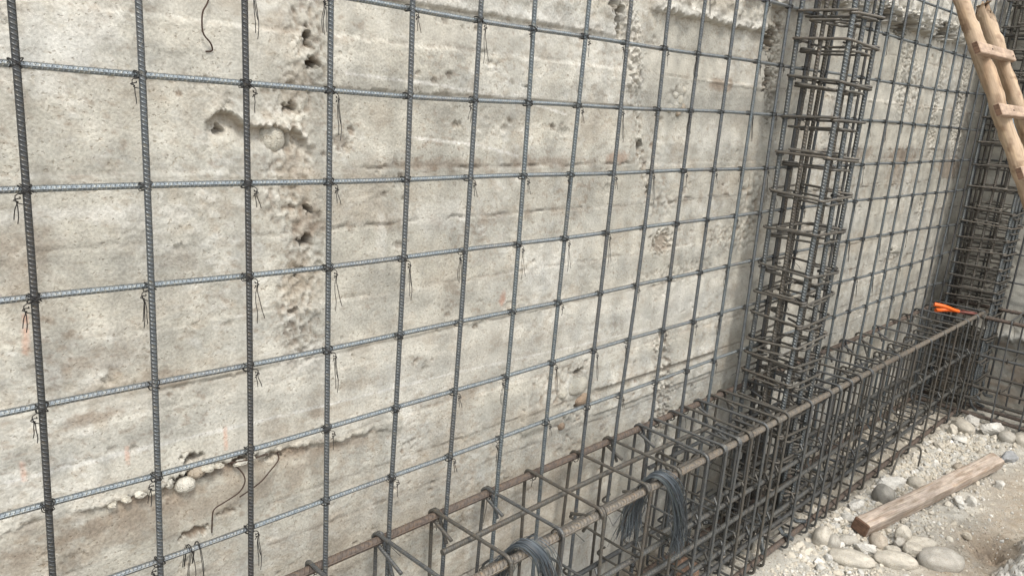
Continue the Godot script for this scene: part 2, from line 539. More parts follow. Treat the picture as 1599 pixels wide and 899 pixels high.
	# --- holes [x, y, rx, ry, depth, brown]
	for ho in [[0.319, -0.63, 0.020, 0.013, 0.02, 0.7], [0.398, 0.096, 0.009, 0.011, 0.02, 0.5], [0.563, 0.151, 0.014, 0.009, 0.02, 0.4], [0.6, 0.305, 0.009, 0.018, 0.03, 0.9], [0.615, 0.251, 0.014, 0.012, 0.03, 0.9], [0.602, -0.153, 0.014, 0.012, 0.04, 0.8], [0.607, -0.08, 0.009, 0.008, 0.025, 0.7], [0.588, -0.23, 0.016, 0.009, 0.018, 0.7], [0.572, -0.325, 0.012, 0.008, 0.012, 0.8], [1.665, 0.53, 0.022, 0.035, 0.06, 0.6], [1.69, 0.475, 0.012, 0.03, 0.045, 0.7], [1.704, 0.435, 0.009, 0.02, 0.03, 0.7], [1.682, -0.712, 0.022, 0.011, 0.03, 0.9], [1.70, -0.84, 0.02, 0.012, 0.03, 0.9], [1.9, 0.07, 0.012, 0.02, 0.03, 0.7], [1.975, -0.09, 0.014, 0.018, 0.03, 0.8], [2.71, 0.50, 0.05, 0.045, 0.06, 0.9], [2.745, 0.36, 0.03, 0.06, 0.04, 0.95], [2.11, -0.285, 0.06, 0.045, 0.008, 0.6], [4.62, -0.57, 0.035, 0.025, 0.05, 0.9], [4.09, 0.70, 0.1, 0.045, 0.09, 0.9], [4.66, 0.725, 0.14, 0.035, 0.09, 0.9], [3.75, 0.72, 0.1, 0.03, 0.07, 0.8], [0.404, -0.795, 0.022, 0.010, 0.006, 0.8], [0.322, -0.82, 0.03, 0.010, 0.008, 0.9], [0.43, -0.668, 0.03, 0.008, 0.014, 0.6], [0.52, -0.688, 0.02, 0.008, 0.012, 0.6], [0.33, -0.672, 0.05, 0.014, 0.016, 0.7]]:
		stamp(ho[0] - ho[2] * 1.8, ho[0] + ho[2] * 1.8, ho[1] - ho[3] * 1.8, ho[1] + ho[3] * 1.8, func(x, y, i):
			var d: float = Vector2((x - ho[0]) / ho[2], (y - ho[1]) / ho[3]).length() + 0.85 * n6.get_noise_2d(x * 2.0, y * 2.0) + 0.35 * n3.get_noise_2d(x * 2.0, y * 2.0)
			var t: float = 1.0 - sm(0.6, 1.15, d)
			WH[i] -= t * ho[4] * 1.4
			WC[i] = WC[i].lerp(BROWN, t * ho[5]))
	# --- small ragged chips scattered in clusters
	var dice := RandomNumberGenerator.new()
	dice.seed = 88
	for c in 150:
		var cx := dice.randf_range(-0.1, 5.6) if c % 3 else dice.randf_range(-0.1, 2.2)
		var cy := dice.randf_range(-1.2, 0.7)
		if c < 12:
			cx = 0.58 + dice.randf_range(-0.03, 0.03)
			cy = dice.randf_range(-0.45, 0.35)
		for e in dice.randi_range(1, 6):
			var px := cx + dice.randfn() * 0.035
			var py := cy + dice.randfn() * 0.018
			var rx := dice.randf_range(0.004, 0.014) * (1.0 if dice.randf() < 0.85 else 2.2)
			var ry := rx * dice.randf_range(0.3, 0.9)
			var dp := dice.randf_range(0.0015, 0.006)
			var cc: Color = [BROWN, SOIL, GREY, SEAM][dice.randi() % 4]
			var am := dice.randf_range(0.25, 0.75)
			stamp(px - rx * 1.6, px + rx * 1.6, py - ry * 1.6, py + ry * 1.6, func(x, y, i):
				var d: float = Vector2((x - px) / rx, (y - py) / ry).length() + 0.7 * n3.get_noise_2d(x * 2.0, y * 2.0)
				var t: float = 1.0 - sm(0.7, 1.05, d)
				WH[i] -= t * dp
				WC[i] = WC[i].lerp(cc, t * am))
	# --- steps and strips left by the boards
	stamp(1.40, 1.8, -0.9, -0.7, func(x, y, i):
		WH[i] += 0.012 * sm(1.408, 1.416, x + 0.006 * n3.get_noise_2d(3.0, y)) * (1.0 - sm(1.5, 1.8, x)) * sm(-0.9, -0.86, y) * (1.0 - sm(-0.76, -0.7, y)))
	stamp(1.74, 2.62, -0.93, -0.72, func(x, y, i):
		var t: float = sm(1.74, 1.84, x)
		var e: float = -0.80 + 0.004 * n6.get_noise_2d(x * 2.0, 3.0) - 0.012 * (x - 1.8)
		WH[i] += t * (0.012 * sm(e - 0.002, e + 0.004, y) * (1.0 - sm(e, e + 0.07, y)) + 0.008 * sm(-0.907, -0.9, y + 0.003 * n6.get_noise_2d(x, 7.0)) * (1.0 - sm(-0.87, e, y)))
		WC[i] = WC[i].lerp(SOIL, t * sm(e - 0.03, e, y) * (1.0 - sm(e, e + 0.005, y)) * 0.5))
	stamp(1.86, 2.85, 0.08, 0.34, func(x, y, i):
		var e: float = 0.318 - 0.02 * (x - 1.88) + 0.004 * n6.get_noise_2d(x, 2.0)
		WC[i] = WC[i].lerp(GREY, 0.62 * sm(1.86, 1.92, x) * (1.0 - sm(e - 0.003, e + 0.003, y)) * sm(0.08, 0.2, y))
		WH[i] -= 0.004 * (1.0 - sm(e - 0.003, e + 0.003, y)) * sm(0.1, 0.2, y))
	for bl in [[2.22, 2.56, -0.122], [3.3, 5.6, 0.06], [3.3, 4.9, -0.138], [4.9, 5.98, -0.335], [3.2, 5.9, -0.6], [3.2, 5.9, 0.3], [0.7, 1.95, 0.012], [0.6, 1.62, -0.128]]:
		stamp(bl[0], bl[1], bl[2] - 0.05, bl[2] + 0.05, func(x, y, i):
			var e: float = bl[2] + 0.006 * n6.get_noise_2d(x * 0.8, bl[2] * 40.0) + 0.004 * n2.get_noise_2d(x, bl[2] * 9.0)
			var g: float = 1.0 - sm(0.001, 0.0042, absf(y - e))
			var t: float = clampf(0.35 + 2.4 * n2.get_noise_2d(x * 0.7, bl[2] * 30.0), 0, 1)
			WH[i] -= g * 0.004 * t - 0.003 * t * sm(e, e + 0.004, y) * (1.0 - sm(e, e + 0.05, y))
			WC[i] = WC[i].lerp(SEAM, g * t * 0.55)
			WC[i] = WC[i].lerp(BROWN, 0.45 * sm(e - 0.05, e, y) * (1.0 - sm(e, e + 0.035, y)) * clampf(n2.get_noise_2d(x * 1.4, y * 1.4 + 3.0) * 2.4, 0, 1)))
	# --- stains [x, y, rx, ry, colour, amount]
	for sn in [[1.0, 0.02, 0.18, 0.018, BROWN, 0.5], [1.45, 0.025, 0.2, 0.022, BROWN, 0.55], [1.78, 0.03, 0.07, 0.025, Color(0.32, 0.17, 0.10), 0.5], [0.75, -0.55, 0.1, 0.02, SOIL, 0.5], [1.15, -0.66, 0.2, 0.03, BROWN, 0.4], [0.3, -0.17, 0.06, 0.03, BROWN, 0.45], [0.16, -0.42, 0.1, 0.03, SOIL, 0.6], [1.0, -0.12, 0.16, 0.06, PALE, 0.4], [1.5, -0.3, 0.18, 0.12, PALE, 0.35], [0.62, -0.45, 0.08, 0.06, PALE, 0.45], [2.3, -0.55, 0.25, 0.12, PALE, 0.4], [2.4, 0.1, 0.25, 0.08, PALE, 0.4], [3.9, -0.3, 0.4, 0.12, PALE, 0.4], [4.0, 0.3, 0.4, 0.15, LIGHT, 0.5], [0.57, 0.2, 0.05, 0.06, SOIL, 0.6], [0.58, 0.0, 0.06, 0.07, SOIL, 0.7], [0.60, -0.12, 0.045, 0.06, BROWN, 0.5], [0.585, -0.25, 0.05, 0.08, SOIL, 0.7], [0.65, -0.6, 0.05, 0.02, BROWN, 0.5], [0.25, -0.07, 0.12, 0.03, PALE, 0.5], [0.07, -0.06, 0.2, 0.02, PALE, 0.6], [2.0, 0.36, 0.3, 0.05, LIGHT, 0.4], [0.07, 0.24, 0.12, 0.10, PALE, 0.5], [0.14, 0.27, 0.08, 0.08, PALE, 0.5], [0.4, 0.25, 0.2, 0.1, LIGHT, 0.5], [0.02, -0.17, 0.06, 0.12, BROWN, 0.4], [0.14, -0.36, 0.15, 0.05, BROWN, 0.3], [0.12, -0.48, 0.09, 0.018, BROWN, 0.6], [0.28, -0.43, 0.07, 0.03, BROWN, 0.5], [0.83, -0.28, 0.12, 0.06, GREY, 0.7], [0.25, -0.2, 0.16, 0.12, GREY, 0.5], [0.8, 0.2, 0.25, 0.06, GREY, 0.5], [1.2, 0.16, 0.3, 0.05, GREY, 0.5], [0.88, -0.71, 0.06, 0.025, GREY, 0.8], [1.3, 0.33, 0.25, 0.06, GREY, 0.3], [1.28, -0.387, 0.018, 0.03, Color(0.5, 0.26, 0.18), 0.6], [2.36, 0.30, 0.09, 0.03, BROWN, 0.7], [2.45, 0.31, 0.025, 0.04, BROWN, 0.7], [4.50, 0.02, 0.28, 0.07, BROWN, 0.75], [3.95, 0.04, 0.14, 0.04, BROWN, 0.6], [5.45, -0.06, 0.35, 0.09, BROWN, 0.65], [4.45, -0.08, 0.2, 0.07, BROWN, 0.45], [4.0, -0.45, 0.3, 0.08, SOIL, 0.5], [5.6, -0.5, 0.4, 0.15, GREY, 0.6], [5.8, 0.0, 0.2, 0.9, GREY, 0.4], [0.25, -0.75, 0.6, 0.06, SOIL, 0.75], [0.1, -0.73, 0.3, 0.03, BROWN, 0.4], [0.9, -1.0, 0.5, 0.2, SOIL, 0.35], [1.5, -1.2, 0.5, 0.3, SOIL, 0.5], [1.1, -0.78, 0.12, 0.16, SOIL, 0.4], [2.2, 0.42, 0.25, 0.07, GREY, 0.4], [1.95, -0.48, 0.03, 0.12, PALE, 0.3], [0.82, -0.18, 0.02, 0.1, PALE, 0.35], [1.05, -0.3, 0.05, 0.12, SOIL, 0.3], [1.3, -0.55, 0.5, 0.06, SOIL, 0.2]]:
		stamp(sn[0] - sn[2] * 1.4, sn[0] + sn[2] * 1.4, sn[1] - sn[3] * 1.4, sn[1] + sn[3] * 1.4, func(x, y, i):
			var d: float = Vector2((x - sn[0]) / sn[2], (y - sn[1]) / sn[3]).length() + 0.6 * n2.get_noise_2d(x * 1.6, y * 1.6) + 0.35 * n3.get_noise_2d(x, y)
			var t: float = 1.0 - sm(0.35, 1.05, d)
			WC[i] = WC[i].lerp(sn[4], t * sn[5]))
	# --- chalk line, scratches and orange setting-out marks
	for ck in [[[[-0.4, -0.57], [-0.05, -0.573], [0.25, -0.575], [0.48, -0.583], [1.08, -0.592], [1.66, -0.611], [2.1, -0.62]], 0.003, Color(0.80, 0.79, 0.76), 0.6], [[[0.70, 0.235], [0.95, 0.225], [1.3, 0.20], [1.5, 0.165]], 0.003, Color(0.8, 0.78, 0.74), 0.8], [[[0.9, 0.09], [1.15, 0.07], [1.3, 0.04]], 0.003, Color(0.8, 0.78, 0.74), 0.8], [[[0.18, -0.565], [0.18, -0.60]], 0.004, Color(0.72, 0.36, 0.24), 0.42], [[[0.396, -0.575], [0.396, -0.628]], 0.004, Color(0.72, 0.36, 0.24), 0.42], [[[-0.014, -0.54], [-0.012, -0.575]], 0.004, Color(0.72, 0.36, 0.24), 0.42], [[[0.012, -0.25], [0.008, -0.32]], 0.0045, Color(0.72, 0.36, 0.24), 0.5]]:
		var bb := bounds(ck[0], ck[1] * 2.5)
		stamp(bb[0], bb[1], bb[2], bb[3], func(x, y, i):
			var q: Array = seg_d(x, y, ck[0])
			WC[i] = WC[i].lerp(ck[2], (1.0 - sm(ck[1] * 0.6, ck[1] * 1.7, q[0])) * ck[3] * clampf(0.75 + n3.get_noise_2d(x, y * 1.5), 0.3, 1)))
	# fold the rim back so that the face has depth
	var m := MB.new()
	m.v.resize(w * h); m.n.resize(w * h); m.uv.resize(w * h)
	for j in h:
		for i in w:
			var k := j * w + i
			var z := -0.11 + WH[k]
			if i == 0 or j == h - 1:
				z = -0.35
			m.v[k] = Vector3(WX[i], WY[j], z)
			m.uv[k] = Vector2(WX[i], WY[j])
			var i0 := maxi(i - 1, 0)
			var i1 := mini(i + 1, w - 1)
			var j0 := maxi(j - 1, 0)
			var j1 := mini(j + 1, h - 1)
			var dx := (WH[j * w + i1] - WH[j * w + i0]) / (WX[i1] - WX[i0])
			var dy := (WH[j1 * w + i] - WH[j0 * w + i]) / (WY[j1] - WY[j0])
			m.n[k] = Vector3(-dx, -dy, 1).normalized()
	m.c = WC
	var id := PackedInt32Array()
	id.resize((w - 1) * (h - 1) * 6)
	var ii := 0
	for j in h - 1:
		for i in w - 1:
			var k := j * w + i
			id[ii] = k; id[ii + 1] = k + w; id[ii + 2] = k + 1
			id[ii + 3] = k + 1; id[ii + 4] = k + w; id[ii + 5] = k + w + 1
			ii += 6
	m.ix = id
	var wall := thing("concrete_wall", "long pale rough concrete wall with board marks and broken pockets behind the rebar grid", "wall", Vector3(0, -1.7, -0.11))
	put("concrete_face", m.mesh(), M.wall, wall, Vector3(0, 1.7, 0.11))
	var core := MB.new()
	core.tint = GREY
	core.box(Vector3(2.3, 0.05, -0.44), Vector3(3.9, 1.88, 0.2), Basis(), 0.01)
	put("wall_core", core.mesh(), M.wall, wall, Vector3(0, 1.7, 0.11))
	# stones that show in the broken pockets
	var off := Vector3(0, 1.7, 0.11)
	for s in [[0.300, -0.690, 0.024, 0.018, 0.02, LIGHT, 0.005, false], [0.328, -0.668, 0.022, 0.016, 0.02, SOIL, 0.0, false], [0.264, -0.676, 0.014, 0.014, 0.015, LIGHT, 0.008, true], [0.349, -0.662, 0.018, 0.011, 0.015, BASE, 0.012, true], [0.425, -0.673, 0.022, 0.010, 0.015, LIGHT, 0.013, true], [0.455, -0.672, 0.014, 0.010, 0.012, BASE, 0.012, true], [0.375, -0.664, 0.017, 0.009, 0.012, BASE, 0.012, true], [0.20, -0.678, 0.016, 0.009, 0.012, LIGHT, 0.012, true], [0.17, -0.682, 0.013, 0.010, 0.012, BASE, 0.012, true], [0.145, -0.684, 0.012, 0.008, 0.012, BASE, 0.012, true], [0.225, -0.681, 0.011, 0.008, 0.011, BASE, 0.012, true], [0.527, 0.082, 0.032, 0.032, 0.024, BASE, -0.022, false], [1.598, -0.769, 0.024, 0.024, 0.024, BASE, 0.006, false], [1.685, -0.765, 0.062, 0.036, 0.032, BASE, -0.002, false], [1.722, -0.822, 0.046, 0.026, 0.03, Color(0.34, 0.26, 0.19), -0.006, false], [1.62, -0.90, 0.016, 0.016, 0.016, BROWN, 0.002, false], [4.70, -0.55, 0.08, 0.035, 0.03, LIGHT, 0.004, true], [2.06, 0.205, 0.018, 0.016, 0.012, BASE, 0.0, false], [2.09, 0.215, 0.017, 0.018, 0.012, LIGHT, 0.0, false], [2.12, 0.235, 0.017, 0.02, 0.012, BASE, 0.0, false], [2.085, 0.25, 0.015, 0.014, 0.012, LIGHT, 0.0, false], [2.14, 0.21, 0.014, 0.016, 0.012, SOIL, 0.0, false], [2.115, 0.19, 0.014, 0.012, 0.012, SOIL, 0.0, false], [2.135, 0.27, 0.012, 0.014, 0.01, BASE, 0.0, false]]:
		put("stone", rock(rng.randi(), Vector3(s[2], s[3], s[4]), s[7], s[5]), M.stone, wall, off + Vector3(s[0], s[1], -0.115 + s[6]))
	# rusty wires left sticking out of the face
	for wi in [[[0.41, -0.672, -0.01], [0.426, -0.689, 0.012], [0.434, -0.715, 0.02], [0.419, -0.739, 0.022], [0.384, -0.754, 0.02], [0.359, -0.767, 0.016], [0.355, -0.796, 0.014], [0.358, -0.832, 0.004]], [[0.535, -0.685, -0.01], [0.526, -0.694, 0.01], [0.50, -0.716, 0.014], [0.47, -0.734, 0.02], [0.422, -0.757, 0.015]], [[0.375, 0.40, 0.004], [0.369, 0.353, 0.012], [0.355, 0.327, 0.016], [0.356, 0.291, 0.014], [0.373, 0.272, 0.010], [0.378, 0.258, 0.006], [0.366, 0.255, 0.002]], [[0.50, -0.672, 0.006], [0.44, -0.668, 0.012], [0.40, -0.666, 0.004]]]:
		var mb := MB.new()
		mb.tube(curve(wi, 5), 0.0017, 5)
		var o := put("wire", mb.mesh(), M.wire_rust, wall, off + Vector3(0, 0, -0.11))
		o.set_meta("label", "rusty bent wire sticking out of the concrete")
	drop_counts(wall)

func curve(pl: Array, per: int) -> PackedVector3Array:
	var cv := Curve3D.new()
	for k in pl.size():
		var p := Vector3(pl[k][0], pl[k][1], pl[k][2])
		var a := pl[maxi(k - 1, 0)] as Array
		var b := pl[mini(k + 1, pl.size() - 1)] as Array
		var t := (Vector3(b[0], b[1], b[2]) - Vector3(a[0], a[1], a[2])) / 6.0
		cv.add_point(p, -t, t)
	var out := PackedVector3Array()
	for k in pl.size() - 1:
		for s in per:
			out.append(cv.sample(k, float(s) / per))
	out.append(cv.sample(pl.size() - 2, 1.0))
	return out

# ---------------------------------------------------------------- stones
func rock(s: int, r: Vector3, angular: bool, col: Color, nu: int = 18, nv: int = 12) -> ArrayMesh:
	var q := RandomNumberGenerator.new()
	q.seed = s
	var nz := noise(s % 9999, 0.9, 2)
	var planes := []
	if angular:
		for k in 13:
			var d := Vector3(q.randfn(), q.randfn(), q.randfn()).normalized()
			planes.append([d, q.randf_range(0.5, 0.85)])
	var m := MB.new()
	var twist := Basis(Vector3.UP, q.randf() * TAU)
	var pts := []
	for j in nv + 1:
		var row := []
		for i in nu + 1:
			var th := PI * j / nv
			var ph := TAU * (i % nu) / nu
			var d := Vector3(sin(th) * cos(ph), cos(th), sin(th) * sin(ph))
			var k := 1.0 + 0.10 * nz.get_noise_3dv(twist * d * 1.2)
			if angular:
				for pl in planes:
					var c: float = (pl[0] as Vector3).dot(d)
					if c > 0.05:
						k = minf(k, pl[1] / c)
				k += 0.05 * nz.get_noise_3dv(d * 4.0)
			row.append(d * k * r)
		pts.append(row)
	for j in nv + 1:
		for i in nu + 1:
			var p: Vector3 = pts[j][i]
			var du: Vector3 = pts[j][(i + 1) % nu] - pts[j][(i + nu - 1) % nu]
			var dv: Vector3 = pts[mini(j + 1, nv)][i] - pts[maxi(j - 1, 0)][i]
			var nn := du.cross(dv)
			if nn.dot(p) < 0:
				nn = -nn
			if j == 0 or j == nv or nn.length() < 1e-12:
				nn = p
			m.tint = col * (1.0 + 0.3 * nz.get_noise_3dv(p / r * 2.0 + Vector3(5, 5, 5)))
			m.tint.a = 1.0
			m.vert(p, nn.normalized(), Vector2(float(i) / nu, float(j) / nv))
	for j in nv:
		for i in nu:
			var a := j * (nu + 1) + i
			if j > 0:
				m.tri(a, a + 1, a + nu + 1)
			if j < nv - 1:
				m.tri(a + 1, a + nu + 2, a + nu + 1)
	if not angular:
		return m.mesh()
	var fm := MB.new()          # broken faces keep hard edges
	for t in m.ix.size() / 3:
		var p0 := m.v[m.ix[t * 3]]
		var p1 := m.v[m.ix[t * 3 + 1]]
		var p2 := m.v[m.ix[t * 3 + 2]]
		var fn := (p2 - p0).cross(p1 - p0).normalized()
		for e in 3:
			fm.tint = m.c[m.ix[t * 3 + e]]
			fm.vert(m.v[m.ix[t * 3 + e]], fn, m.uv[m.ix[t * 3 + e]])
			fm.ix.append(t * 3 + e)
	return fm.mesh()

# ---------------------------------------------------------------- ground
func ground_h(x: float, z: float) -> float:
	return GH.get_noise_2d(x, z) * 0.02 + GN.get_noise_2d(x, z) * 0.012 + 0.03 * smoothstep(0.95, 1.1, z + 0.03 * GN.get_noise_2d(x, z) * 3.0 - 0.05 * (x - 3.6)) * (1.0 - smoothstep(3.0, 5.0, absf(x - 3.7)))

var GH := noise(201, 0.7, 2)
var GN := noise(202, 5.0, 4)

func build_ground() -> void:
	var gx := axis([[-60.0, -4.0, 8.0], [-4.0, 0.4, 0.2], [0.4, 2.4, 0.03], [2.4, 5.6, 0.0125], [5.6, 6.4, 0.1], [6.4, 60.0, 8.0]])
	var gz := axis([[-60.0, -0.5, 9.0], [-0.5, -0.12, 0.06], [-0.12, 1.35, 0.0125], [1.35, 4.0, 0.15], [4.0, 60.0, 8.0]])
	var w := gx.size()
	var h := gz.size()
	var m := MB.new()
	m.v.resize(w * h); m.n.resize(w * h); m.uv.resize(w * h); m.c.resize(w * h)
	var na := noise(210, 2.0, 3)
	var nb := noise(211, 14.0, 3)
	var nc := noise(212, 45.0, 2)
	var hs := PackedFloat32Array()
	hs.resize(w * h)
	var pale := Color(0.56, 0.535, 0.475)
	var sand := Color(0.47, 0.43, 0.365)
	var dirt := Color(0.42, 0.35, 0.265)
	for j in h:
		for i in w:
			var x := gx[i]
			var z := gz[j]
			var k := j * w + i
			var a := na.get_noise_2d(x, z)
			var b := nb.get_noise_2d(x, z)
			var c := nc.get_noise_2d(x, z)
			var y := -1.70 + ground_h(x, z)
			var rub := smoothstep(0.72, 0.5, z + 0.12 * a - 0.05 * (x - 3.2)) * smoothstep(0.22, 0.34, z)
			y += 0.012 * b * (0.4 + rub) + 0.006 * c * (0.3 + 1.3 * rub)
			var smooth := (1.0 - smoothstep(0.32, 0.40, z + 0.05 * a)) * smoothstep(2.3, 2.5, x) * (1.0 - smoothstep(3.15, 3.35, x))
			y = lerpf(y, -1.695, smooth * 0.9)
			var pit := (1.0 - smoothstep(0.03, 0.16, Vector2((x - 3.70) * 0.7, z - 0.90).length() + 0.03 * b))
			y -= pit * 0.09 * (0.7 + 0.6 * b) + 0.07 * (1.0 - smoothstep(0.02, 0.06, Vector2(x - 3.72, (z - 0.915) * 1.5).length() + 0.015 * b))
			var col := sand.lerp(pale, clampf(0.25 + 0.9 * rub + 0.5 * b, 0, 1))
			col = col.lerp(dirt, clampf(smoothstep(0.62, 0.85, z + 0.1 * a - 0.06 * (x - 3.3)) * (0.65 + 0.9 * b), 0, 0.9))
			col = col.lerp(pale, smooth * 0.9)
			col = col.lerp(Color(0.62, 0.60, 0.55), smoothstep(0.97, 1.02, z + 0.06 * b - 0.05 * (x - 3.6)) * (1.0 - smoothstep(4.6, 4.9, x)) * (1.0 - smoothstep(1.3, 1.7, z)))
			y += 0.03 * smoothstep(0.97, 1.02, z + 0.06 * b - 0.05 * (x - 3.6)) * (1.0 - smoothstep(4.6, 4.9, x)) * (0.7 + 1.6 * b + 1.0 * c)
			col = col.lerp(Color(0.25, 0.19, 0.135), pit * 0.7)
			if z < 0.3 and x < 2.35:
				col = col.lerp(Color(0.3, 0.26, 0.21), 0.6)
			hs[k] = y
			m.c[k] = col
			m.v[k] = Vector3(x, y, z)
			m.uv[k] = Vector2(x, z)
	for j in h:
		for i in w:
			var i0 := maxi(i - 1, 0)
			var i1 := mini(i + 1, w - 1)
			var j0 := maxi(j - 1, 0)
			var j1 := mini(j + 1, h - 1)
			m.n[j * w + i] = Vector3(-(hs[j * w + i1] - hs[j * w + i0]) / (gx[i1] - gx[i0]), 1, -(hs[j1 * w + i] - hs[j0 * w + i]) / (gz[j1] - gz[j0])).normalized()
	var id := PackedInt32Array()
	for j in h - 1:
		for i in w - 1:
			var k := j * w + i
			id.append(k); id.append(k + 1); id.append(k + w)
			id.append(k + 1); id.append(k + w + 1); id.append(k + w)
	m.ix = id
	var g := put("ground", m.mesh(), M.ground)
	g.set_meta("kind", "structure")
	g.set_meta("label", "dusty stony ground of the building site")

func gravel(called: String, label: String, cnt: int, size: Vector2, region: Callable, s: int) -> void:
	var q := RandomNumberGenerator.new()
	q.seed = s
	var mm := MultiMesh.new()
	mm.transform_format = MultiMesh.TRANSFORM_3D
	mm.use_colors = true
	mm.mesh = rock(s, Vector3(1, 0.75, 0.9), true, Color(1, 1, 1), 8, 5)
	mm.instance_count = cnt
	for k in cnt:
		var p: Vector2 = region.call(q)
		var sz := q.randf_range(size.x, size.y)
		if q.randf() < 0.6:
			sz *= 0.6
		var bs := Basis.from_euler(Vector3(q.randf() * TAU, q.randf() * TAU, q.randf() * TAU)).scaled(Vector3.ONE * sz)
		mm.set_instance_transform(k, Transform3D(bs, Vector3(p.x, -1.70 + ground_h(p.x, p.y) + sz * 0.05, p.y)))
		var col := Color(0.52, 0.485, 0.415).lerp(Color(0.40, 0.36, 0.295), q.randf())
		if q.randf() < 0.25:
			col = Color(0.44, 0.43, 0.40)
		if q.randf() < 0.07:
			col = Color(0.6, 0.58, 0.54)
		mm.set_instance_color(k, col)
	var o := MultiMeshInstance3D.new()
	o.name = numbered(called)
	o.multimesh = mm
	o.material_override = M.gravel
	add_child(o)
	o.set_meta("kind", "stuff")
	tag(o, label, "gravel")

# ---------------------------------------------------------------- bars
func wobble(a: Vector3, b: Vector3, seg: int, amp: float) -> PackedVector3Array:
	var out := PackedVector3Array()
	var d := (b - a).normalized()
	var p := d.cross(Vector3(0.3, 0.5, 0.8)).normalized()
	var q := d.cross(p)
	var f1 := rng.randf_range(0.5, 1.4)
	var f2 := rng.randf_range(0.5, 1.4)
	var o1 := rng.randf() * TAU
	var o2 := rng.randf() * TAU
	for k in seg + 1:
		var t := float(k) / seg
		out.append(a.lerp(b, t) + p * amp * sin(TAU * f1 * t + o1) + q * amp * sin(TAU * f2 * t + o2))
	return out

# rectangular hoop of bent bar. e1, e2: in-plane axes; lift: the way out of the plane; hooks turn in at the first corner
func hoop_path(c: Vector3, e1: Vector3, e2: Vector3, h1: float, h2: float, r: float, lift: Vector3, tail: float) -> PackedVector3Array:
	var out := PackedVector3Array()
	var corners := [[-1, 1], [1, 1], [1, -1], [-1, -1], [-1, 1]]
	var dirs := [[1, 0], [0, -1], [-1, 0], [0, 1], [1, 0]]
	var inward := (e1 - e2).normalized()
	var n := 0
	for k in 5:
		var cx: float = corners[k][0] * (h1 - r)
		var cy: float = corners[k][1] * (h2 - r)
		var a0 := PI - k * PI / 2.0
		for s in 5:
			var t := s / 4.0
			if k == 0 and s == 0:
				var st := c + e1 * (cx - r) + e2 * (cy + 0.0) - lift
				out.append(st + (e1 * 0.9 - e2 * 0.25).normalized() * tail + e1 * 0.004 - e2 * 0.01 - e1 * 0.0)
			var ang := a0 - t * PI / 2.0
			out.append(c + e1 * (cx + r * cos(ang)) + e2 * (cy + r * sin(ang)) + lift * (2.0 * n / 24.0 - 1.0))
			n += 1
	out.append(out[-1] + (e1 * 0.45 - e2 * 0.9).normalized() * tail)
	return out

func make_tie(s: int, tails: int, ln: float) -> ArrayMesh:
	var q := RandomNumberGenerator.new()
	q.seed = s
	var m := MB.new()
	for k in 4:
		var sg := 1.0 if k % 2 == 0 else -1.0
		var pts := PackedVector3Array()
		var ph := q.randf_range(-0.0025, 0.0025)
		for a in 14:
			var t := TAU * a / 14
			pts.append(Vector3(0.0095 * cos(t) + ph, sg * (0.0075 * cos(t)) + ph * 0.7, 0.0150 * sin(t)))
		m.tube(pts, 0.00095, 5, -1, true)
	var side := -1.0 if q.randf() < 0.35 else 1.0
	var root := Vector3(0.008 * side, -0.008, 0.010)
	if tails > 0:                     # the twisted eye
		var tw := PackedVector3Array()
		for a in 12:
			var t := a / 11.0
			tw.append(root + Vector3(side * (0.010 * sin(t * PI) + 0.003 * cos(t * 14.0)), -0.012 * t - 0.003, 0.004 * sin(t * 14.0)))
		m.tube(tw, 0.001, 5)
	for k in tails:
		var pl := []
		var p := root + Vector3(side * 0.006, -0.004, 0.0)
		var d := Vector3(side * q.randf_range(-0.08, 0.3), -1, q.randf_range(-0.05, 0.2)).normalized()
		var l := ln * q.randf_range(0.5, 1.15)
		pl.append([root.x - side * 0.004, root.y + 0.006, root.z])
		pl.append([p.x + side * 0.004, p.y + 0.003, p.z])
		for a in 4:
			p += d * l / 4.0
			d = (d + Vector3(q.randf_range(-0.22, 0.22), -0.12, q.randf_range(-0.15, 0.15))).normalized()
			pl.append([p.x, p.y, p.z])
		m.tube(curve(pl, 3), 0.0009, 4)
	return m.mesh()

const VX := [[0.0008, 0.0021, -0.011], [0.1971, -0.0012, -0.0081], [0.3972, -0.0021, -0.0072], [0.5916, -0.0103, -0.0054], [0.8027, -0.0017, -0.0195], [1.0044, 0.0093, -0.0064], [1.209, 0.0053, -0.0263], [1.4104, 0.0099, -0.0053], [1.6106, -0.0018, -0.0091], [1.8118, 0.0186, -0.0333], [2.014, 0.004, -0.01], [2.2181, -0.0126, -0.0036], [2.4231, -0.002, 0.0041], [2.6208, -0.0181, 0.0096], [2.822, 0, 0], [3.02, 0, 0], [3.22, 0.01, 0], [3.42, 0, 0], [3.612, 0.008, 0], [3.809, 0.004, 0], [4.034, -0.006, 0], [4.228, 0.004, 0], [4.452, 0.0, 0], [4.663, 0.006, 0], [4.862, 0, 0], [5.064, -0.004, 0], [5.235, 0.004, 0], [5.425, 0, 0], [5.60, -0.03, 0]]
const HY := {"a": [0.386, 0.0032, 0.0093, -0.0052, 0.0008], "b": [0.1955, 0.0071, 0.0069, -0.0041, 0.0005], "c": [-0.0022, -0.0014, 0.0016, -0.0006, 0.0001], "d": [-0.1939, 0.0057, 0.0044, -0.003, 0.0004], "e": [-0.393, 0.0035, 0.0023, -0.0012, 0.0], "f": [-0.5892, 0.0061, 0.0002, -0.0036, 0.0007], "g": [-0.7878, -0.0003, 0.0022, 0.0002, -0.0003]}

func vert_x(i: int, y: float) -> float:
	var t := clampf(y, -0.85, 0.45) + 0.2
	return VX[i][0] + VX[i][1] * t + VX[i][2] * t * t

